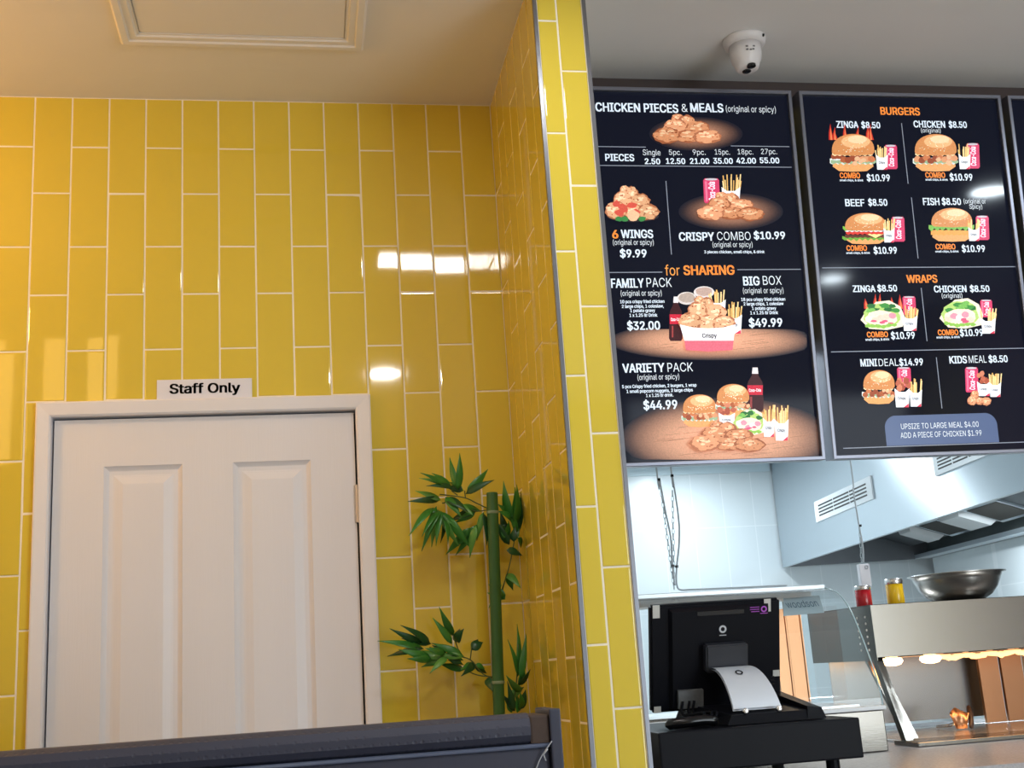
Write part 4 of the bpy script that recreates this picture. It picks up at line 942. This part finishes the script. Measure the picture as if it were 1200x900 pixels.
# ------------------------------------------------------------------ shakers and bowl on the canopy
def shaker(x, y, r, h, m, label):
    t = thing('shaker', label, 'shaker', (x, y, 1.4405))
    z = 1.4405
    bm = bmesh.new(); lathe(bm, x, y, [(r*.94, z), (r, z+.004), (r, z+h*.76), (r*.95, z+h*.78)], 28); obj('jar', bm, m, t, True)
    bm = bmesh.new(); lathe(bm, x, y, [(r*1.03, z+h*.781), (r*1.05, z+h*.79), (r*1.05, z+h*.93), (r*.98, z+h*.99), (r*.8, z+h)], 28); obj('lid', bm, CHROME, t, True)
pr1 = at(1012, 700, .36); shaker(pr1.x, .36, .0255, .068, RED, 'red shaker with a steel lid on the steel canopy')
pr2 = at(1049.5, 700, .36); shaker(pr2.x, .36, .0275, .085, YEL, 'yellow shaker with a steel lid on the steel canopy')
pb = at(1124.5, 700, .45)
bw = bmesh.new()
pf = [(.048, 1.441), (.075, 1.4435), (.105, 1.461), (.125, 1.485), (.139, 1.513), (.145, 1.530), (.158, 1.532), (.159, 1.5345), (.144, 1.5335), (.137, 1.513), (.122, 1.487), (.102, 1.465), (.07, 1.447), (.01, 1.446)]
lathe(bw, pb.x, .45, pf, 48)
o = obj('mixing_bowl', bw, CHROME, None, True); tag(o, 'shiny steel mixing bowl on the steel canopy of the chip station', 'bowl')

# ------------------------------------------------------------------ range hood
hd = thing('range_hood', 'large stainless steel range hood along the right of the kitchen', 'range hood', HF + HD*2.2 + Z3*1.95)
HL, HW, HZ = 4.55, 1.175, 1.95
def HP(a, c, z): return HF + HD*a + HN*c + Z3*z
bm = bmesh.new(); hexa(bm, [HP(0,0,HZ), HP(HL,0,HZ), HP(HL,.012,HZ), HP(0,.012,HZ)], [HP(0,0,KC-.001), HP(HL,0,KC-.001), HP(HL,.012,KC-.001), HP(0,.012,KC-.001)]); obj('front_panel', bm, HOODM, hd)
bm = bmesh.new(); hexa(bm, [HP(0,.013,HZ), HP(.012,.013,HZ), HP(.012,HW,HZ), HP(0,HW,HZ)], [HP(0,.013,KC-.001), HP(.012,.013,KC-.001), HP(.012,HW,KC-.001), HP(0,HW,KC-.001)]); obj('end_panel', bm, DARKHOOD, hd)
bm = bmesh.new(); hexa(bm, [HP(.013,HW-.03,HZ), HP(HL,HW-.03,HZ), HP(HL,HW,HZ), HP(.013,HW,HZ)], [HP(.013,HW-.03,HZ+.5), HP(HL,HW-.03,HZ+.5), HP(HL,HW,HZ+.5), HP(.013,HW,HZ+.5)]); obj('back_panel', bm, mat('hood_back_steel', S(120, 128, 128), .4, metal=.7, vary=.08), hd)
bm = bmesh.new(); hexa(bm, [HP(.013,HW-.14,HZ), HP(HL,HW-.14,HZ), HP(HL,HW-.031,HZ), HP(.013,HW-.031,HZ)], [HP(.013,HW-.14,HZ+.03), HP(HL,HW-.14,HZ+.03), HP(HL,HW-.031,HZ+.03), HP(.013,HW-.031,HZ+.03)]); obj('grease_gutter', bm, HOODM, hd)
bm = bmesh.new(); hexa(bm, [HP(.0,-.006,HZ-.004), HP(HL,-.006,HZ-.004), HP(HL,.022,HZ-.004), HP(.0,.022,HZ-.004)], [HP(.0,-.006,HZ-.0005), HP(HL,-.006,HZ-.0005), HP(HL,.022,HZ-.0005), HP(.0,.022,HZ-.0005)]); obj('bottom_lip', bm, HOODM, hd)
# sloped filter bank inside
def FB(a, t, d=0): return HP(a, HW-.16-.75*t, HZ+.10+.26*t) + (Z3*.94+HN*.33)*(-d)
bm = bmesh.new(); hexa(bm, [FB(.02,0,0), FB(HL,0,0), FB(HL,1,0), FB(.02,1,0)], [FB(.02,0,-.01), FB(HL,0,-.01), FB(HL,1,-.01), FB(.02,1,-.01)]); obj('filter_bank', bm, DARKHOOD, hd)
for a0, a1 in ((.80, 1.17), (1.60, 2.08), (2.52, 3.0)):
    fr = bmesh.new(); hexa(fr, [FB(a0,.0,.014), FB(a1,.0,.014), FB(a1,.36,.014), FB(a0,.36,.014)], [FB(a0,.0,.0005), FB(a1,.0,.0005), FB(a1,.36,.0005), FB(a0,.36,.0005)])
    ff = obj('grease_filter', fr, HOODM, hd)
    fm = bmesh.new(); m = .03; hexa(fm, [FB(a0+m,.04,.017), FB(a1-m,.04,.017), FB(a1-m,.32,.017), FB(a0+m,.32,.017)], [FB(a0+m,.04,.0145), FB(a1-m,.04,.0145), FB(a1-m,.32,.0145), FB(a0+m,.32,.0145)])
    g = obj('filter_mesh', fm, mat('filter_mesh_dark', S(52, 50, 46), .6, metal=.4), ff); g.parent = ff; g.matrix_parent_inverse = Matrix.Identity(4)
for a0, a1 in ((.50, .70), (1.24, 1.54)):
    lb = bmesh.new(); hexa(lb, [FB(a0,.06,.04), FB(a1,.06,.04), FB(a1,.33,.04), FB(a0,.33,.04)], [FB(a0-.02,.03,.0005), FB(a1+.02,.03,.0005), FB(a1+.02,.36,.0005), FB(a0-.02,.36,.0005)]); obj('hood_light', lb, mat('hood_light_cover', S(196, 200, 202), .4), hd)
# supply air grilles on the face
for a0, a1, z0, z1 in ((.985, 2.12, 2.172, 2.312), (3.05, 3.70, 2.155, 2.265)):
    gb = bmesh.new(); hexa(gb, [HP(a0,-.010,z0), HP(a1,-.010,z0), HP(a1,-.0005,z0), HP(a0,-.0005,z0)], [HP(a0,-.010,z1), HP(a1,-.010,z1), HP(a1,-.0005,z1), HP(a0,-.0005,z1)])
    g = obj('air_grille', gb, mat('grille_white', S(232, 238, 242), .4), hd)
    sb = bmesh.new(); m = (a1-a0)*.07; nh = 4; hh = (z1-z0)
    for k in range(nh):
        zc = z0+hh*(.26+.16*k)
        for s_ in range(3):
            u0_ = a0+m+(a1-a0-2*m)*s_/3+.008; u1_ = a0+m+(a1-a0-2*m)*(s_+1)/3-.008
            hexa(sb, [HP(u0_,-.0115,zc-hh*.035), HP(u1_,-.0115,zc-hh*.035), HP(u1_,-.0103,zc-hh*.035), HP(u0_,-.0103,zc-hh*.035)], [HP(u0_,-.0115,zc+hh*.035), HP(u1_,-.0115,zc+hh*.035), HP(u1_,-.0103,zc+hh*.035), HP(u0_,-.0103,zc+hh*.035)])
    q = obj('grille_slots', sb, BLACKT, g); q.parent = g; q.matrix_parent_inverse = Matrix.Identity(4)

# ------------------------------------------------------------------ hanging cords, chains and pendant socket
def hang(pixels, Y, label, name='hanging_cord', chain=None, socket=False, base=None):
    top = at(*pixels[0], Y); t = thing(name, label, 'cord', (top.x, Y, KC))
    pts = [Vector((top.x-.006, Y, KC-.001))] + [at(x, y, Y) for x, y in pixels]
    bm = bmesh.new(); tube(bm, spline(pts, 5), .003, 8); obj('cord', bm, CORD, t, True)
    bm = bmesh.new()
    ca, cb = chain; A_ = at(*ca, Y); B_ = at(*cb, Y); A_ = A_ + (A_-B_)*0
    n = max(4, int((A_-B_).length/.017))
    for i in range(n):
        c = A_.lerp(B_, (i+.5)/n); L_ = (A_-B_).normalized()
        sd = (X3 if i % 2 else Y3); ring = []
        for k in range(9): ang = 2*math.pi*k/8; ring.append(c + L_*.0115*math.cos(ang) + sd*.004*math.sin(ang))
        tube(bm, ring, .0011, 5, False)
    obj('chain', bm, CHAIN, t, True)
    for x, y in base or []:
        bm = bmesh.new(); P = at(x, y, Y); lathe(bm, P.x, Y, [(.0055, P.z-.004), (.0055, P.z+.004)], 10); obj('cable_tie', bm, BLACKG, t)
    if socket:
        P = at(1012.5, 688, Y); Q = at(1013, 661, Y)
        bm = bmesh.new(); box(bm, P.x-.013, Y-.012, P.z, Q.x+.013, Y+.012, Q.z, bev=.003); obj('socket', bm, WHITE2, t)
        bm = bmesh.new(); tube(bm, [(Q.x+.006*math.cos(R(20*i)), Y-.0135, Q.z-.012+.006*math.sin(R(20*i))) for i in range(19)], .0013, 6); obj('socket_hook', bm, CORD, t, True)
    return t
hang([(769, 546), (773, 563), (780, 600), (786, 630), (788, 663), (791, 686)], .42, 'left of the two thin cords with chain hanging behind the till', chain=((774, 570), (790, 690)), base=[(772, 562), (788.5, 663)])
hang([(786, 546), (788, 558), (795, 605), (796, 635), (793, 665), (793, 684), (797, 691), (812, 691), (860, 689), (922, 686)], .44, 'right of the two thin cords with chain hanging behind the till', chain=((788, 575), (790, 684)), base=[(787.5, 557.5), (793, 664)])
hang([(996.5, 540), (1000, 575), (1006, 612), (1011, 640), (1012, 660)], .8, 'cord and chain holding a white power socket over the chip station', name='pendant_socket', chain=((1007, 618), (1010, 660)), base=[(1008, 616)], socket=True)
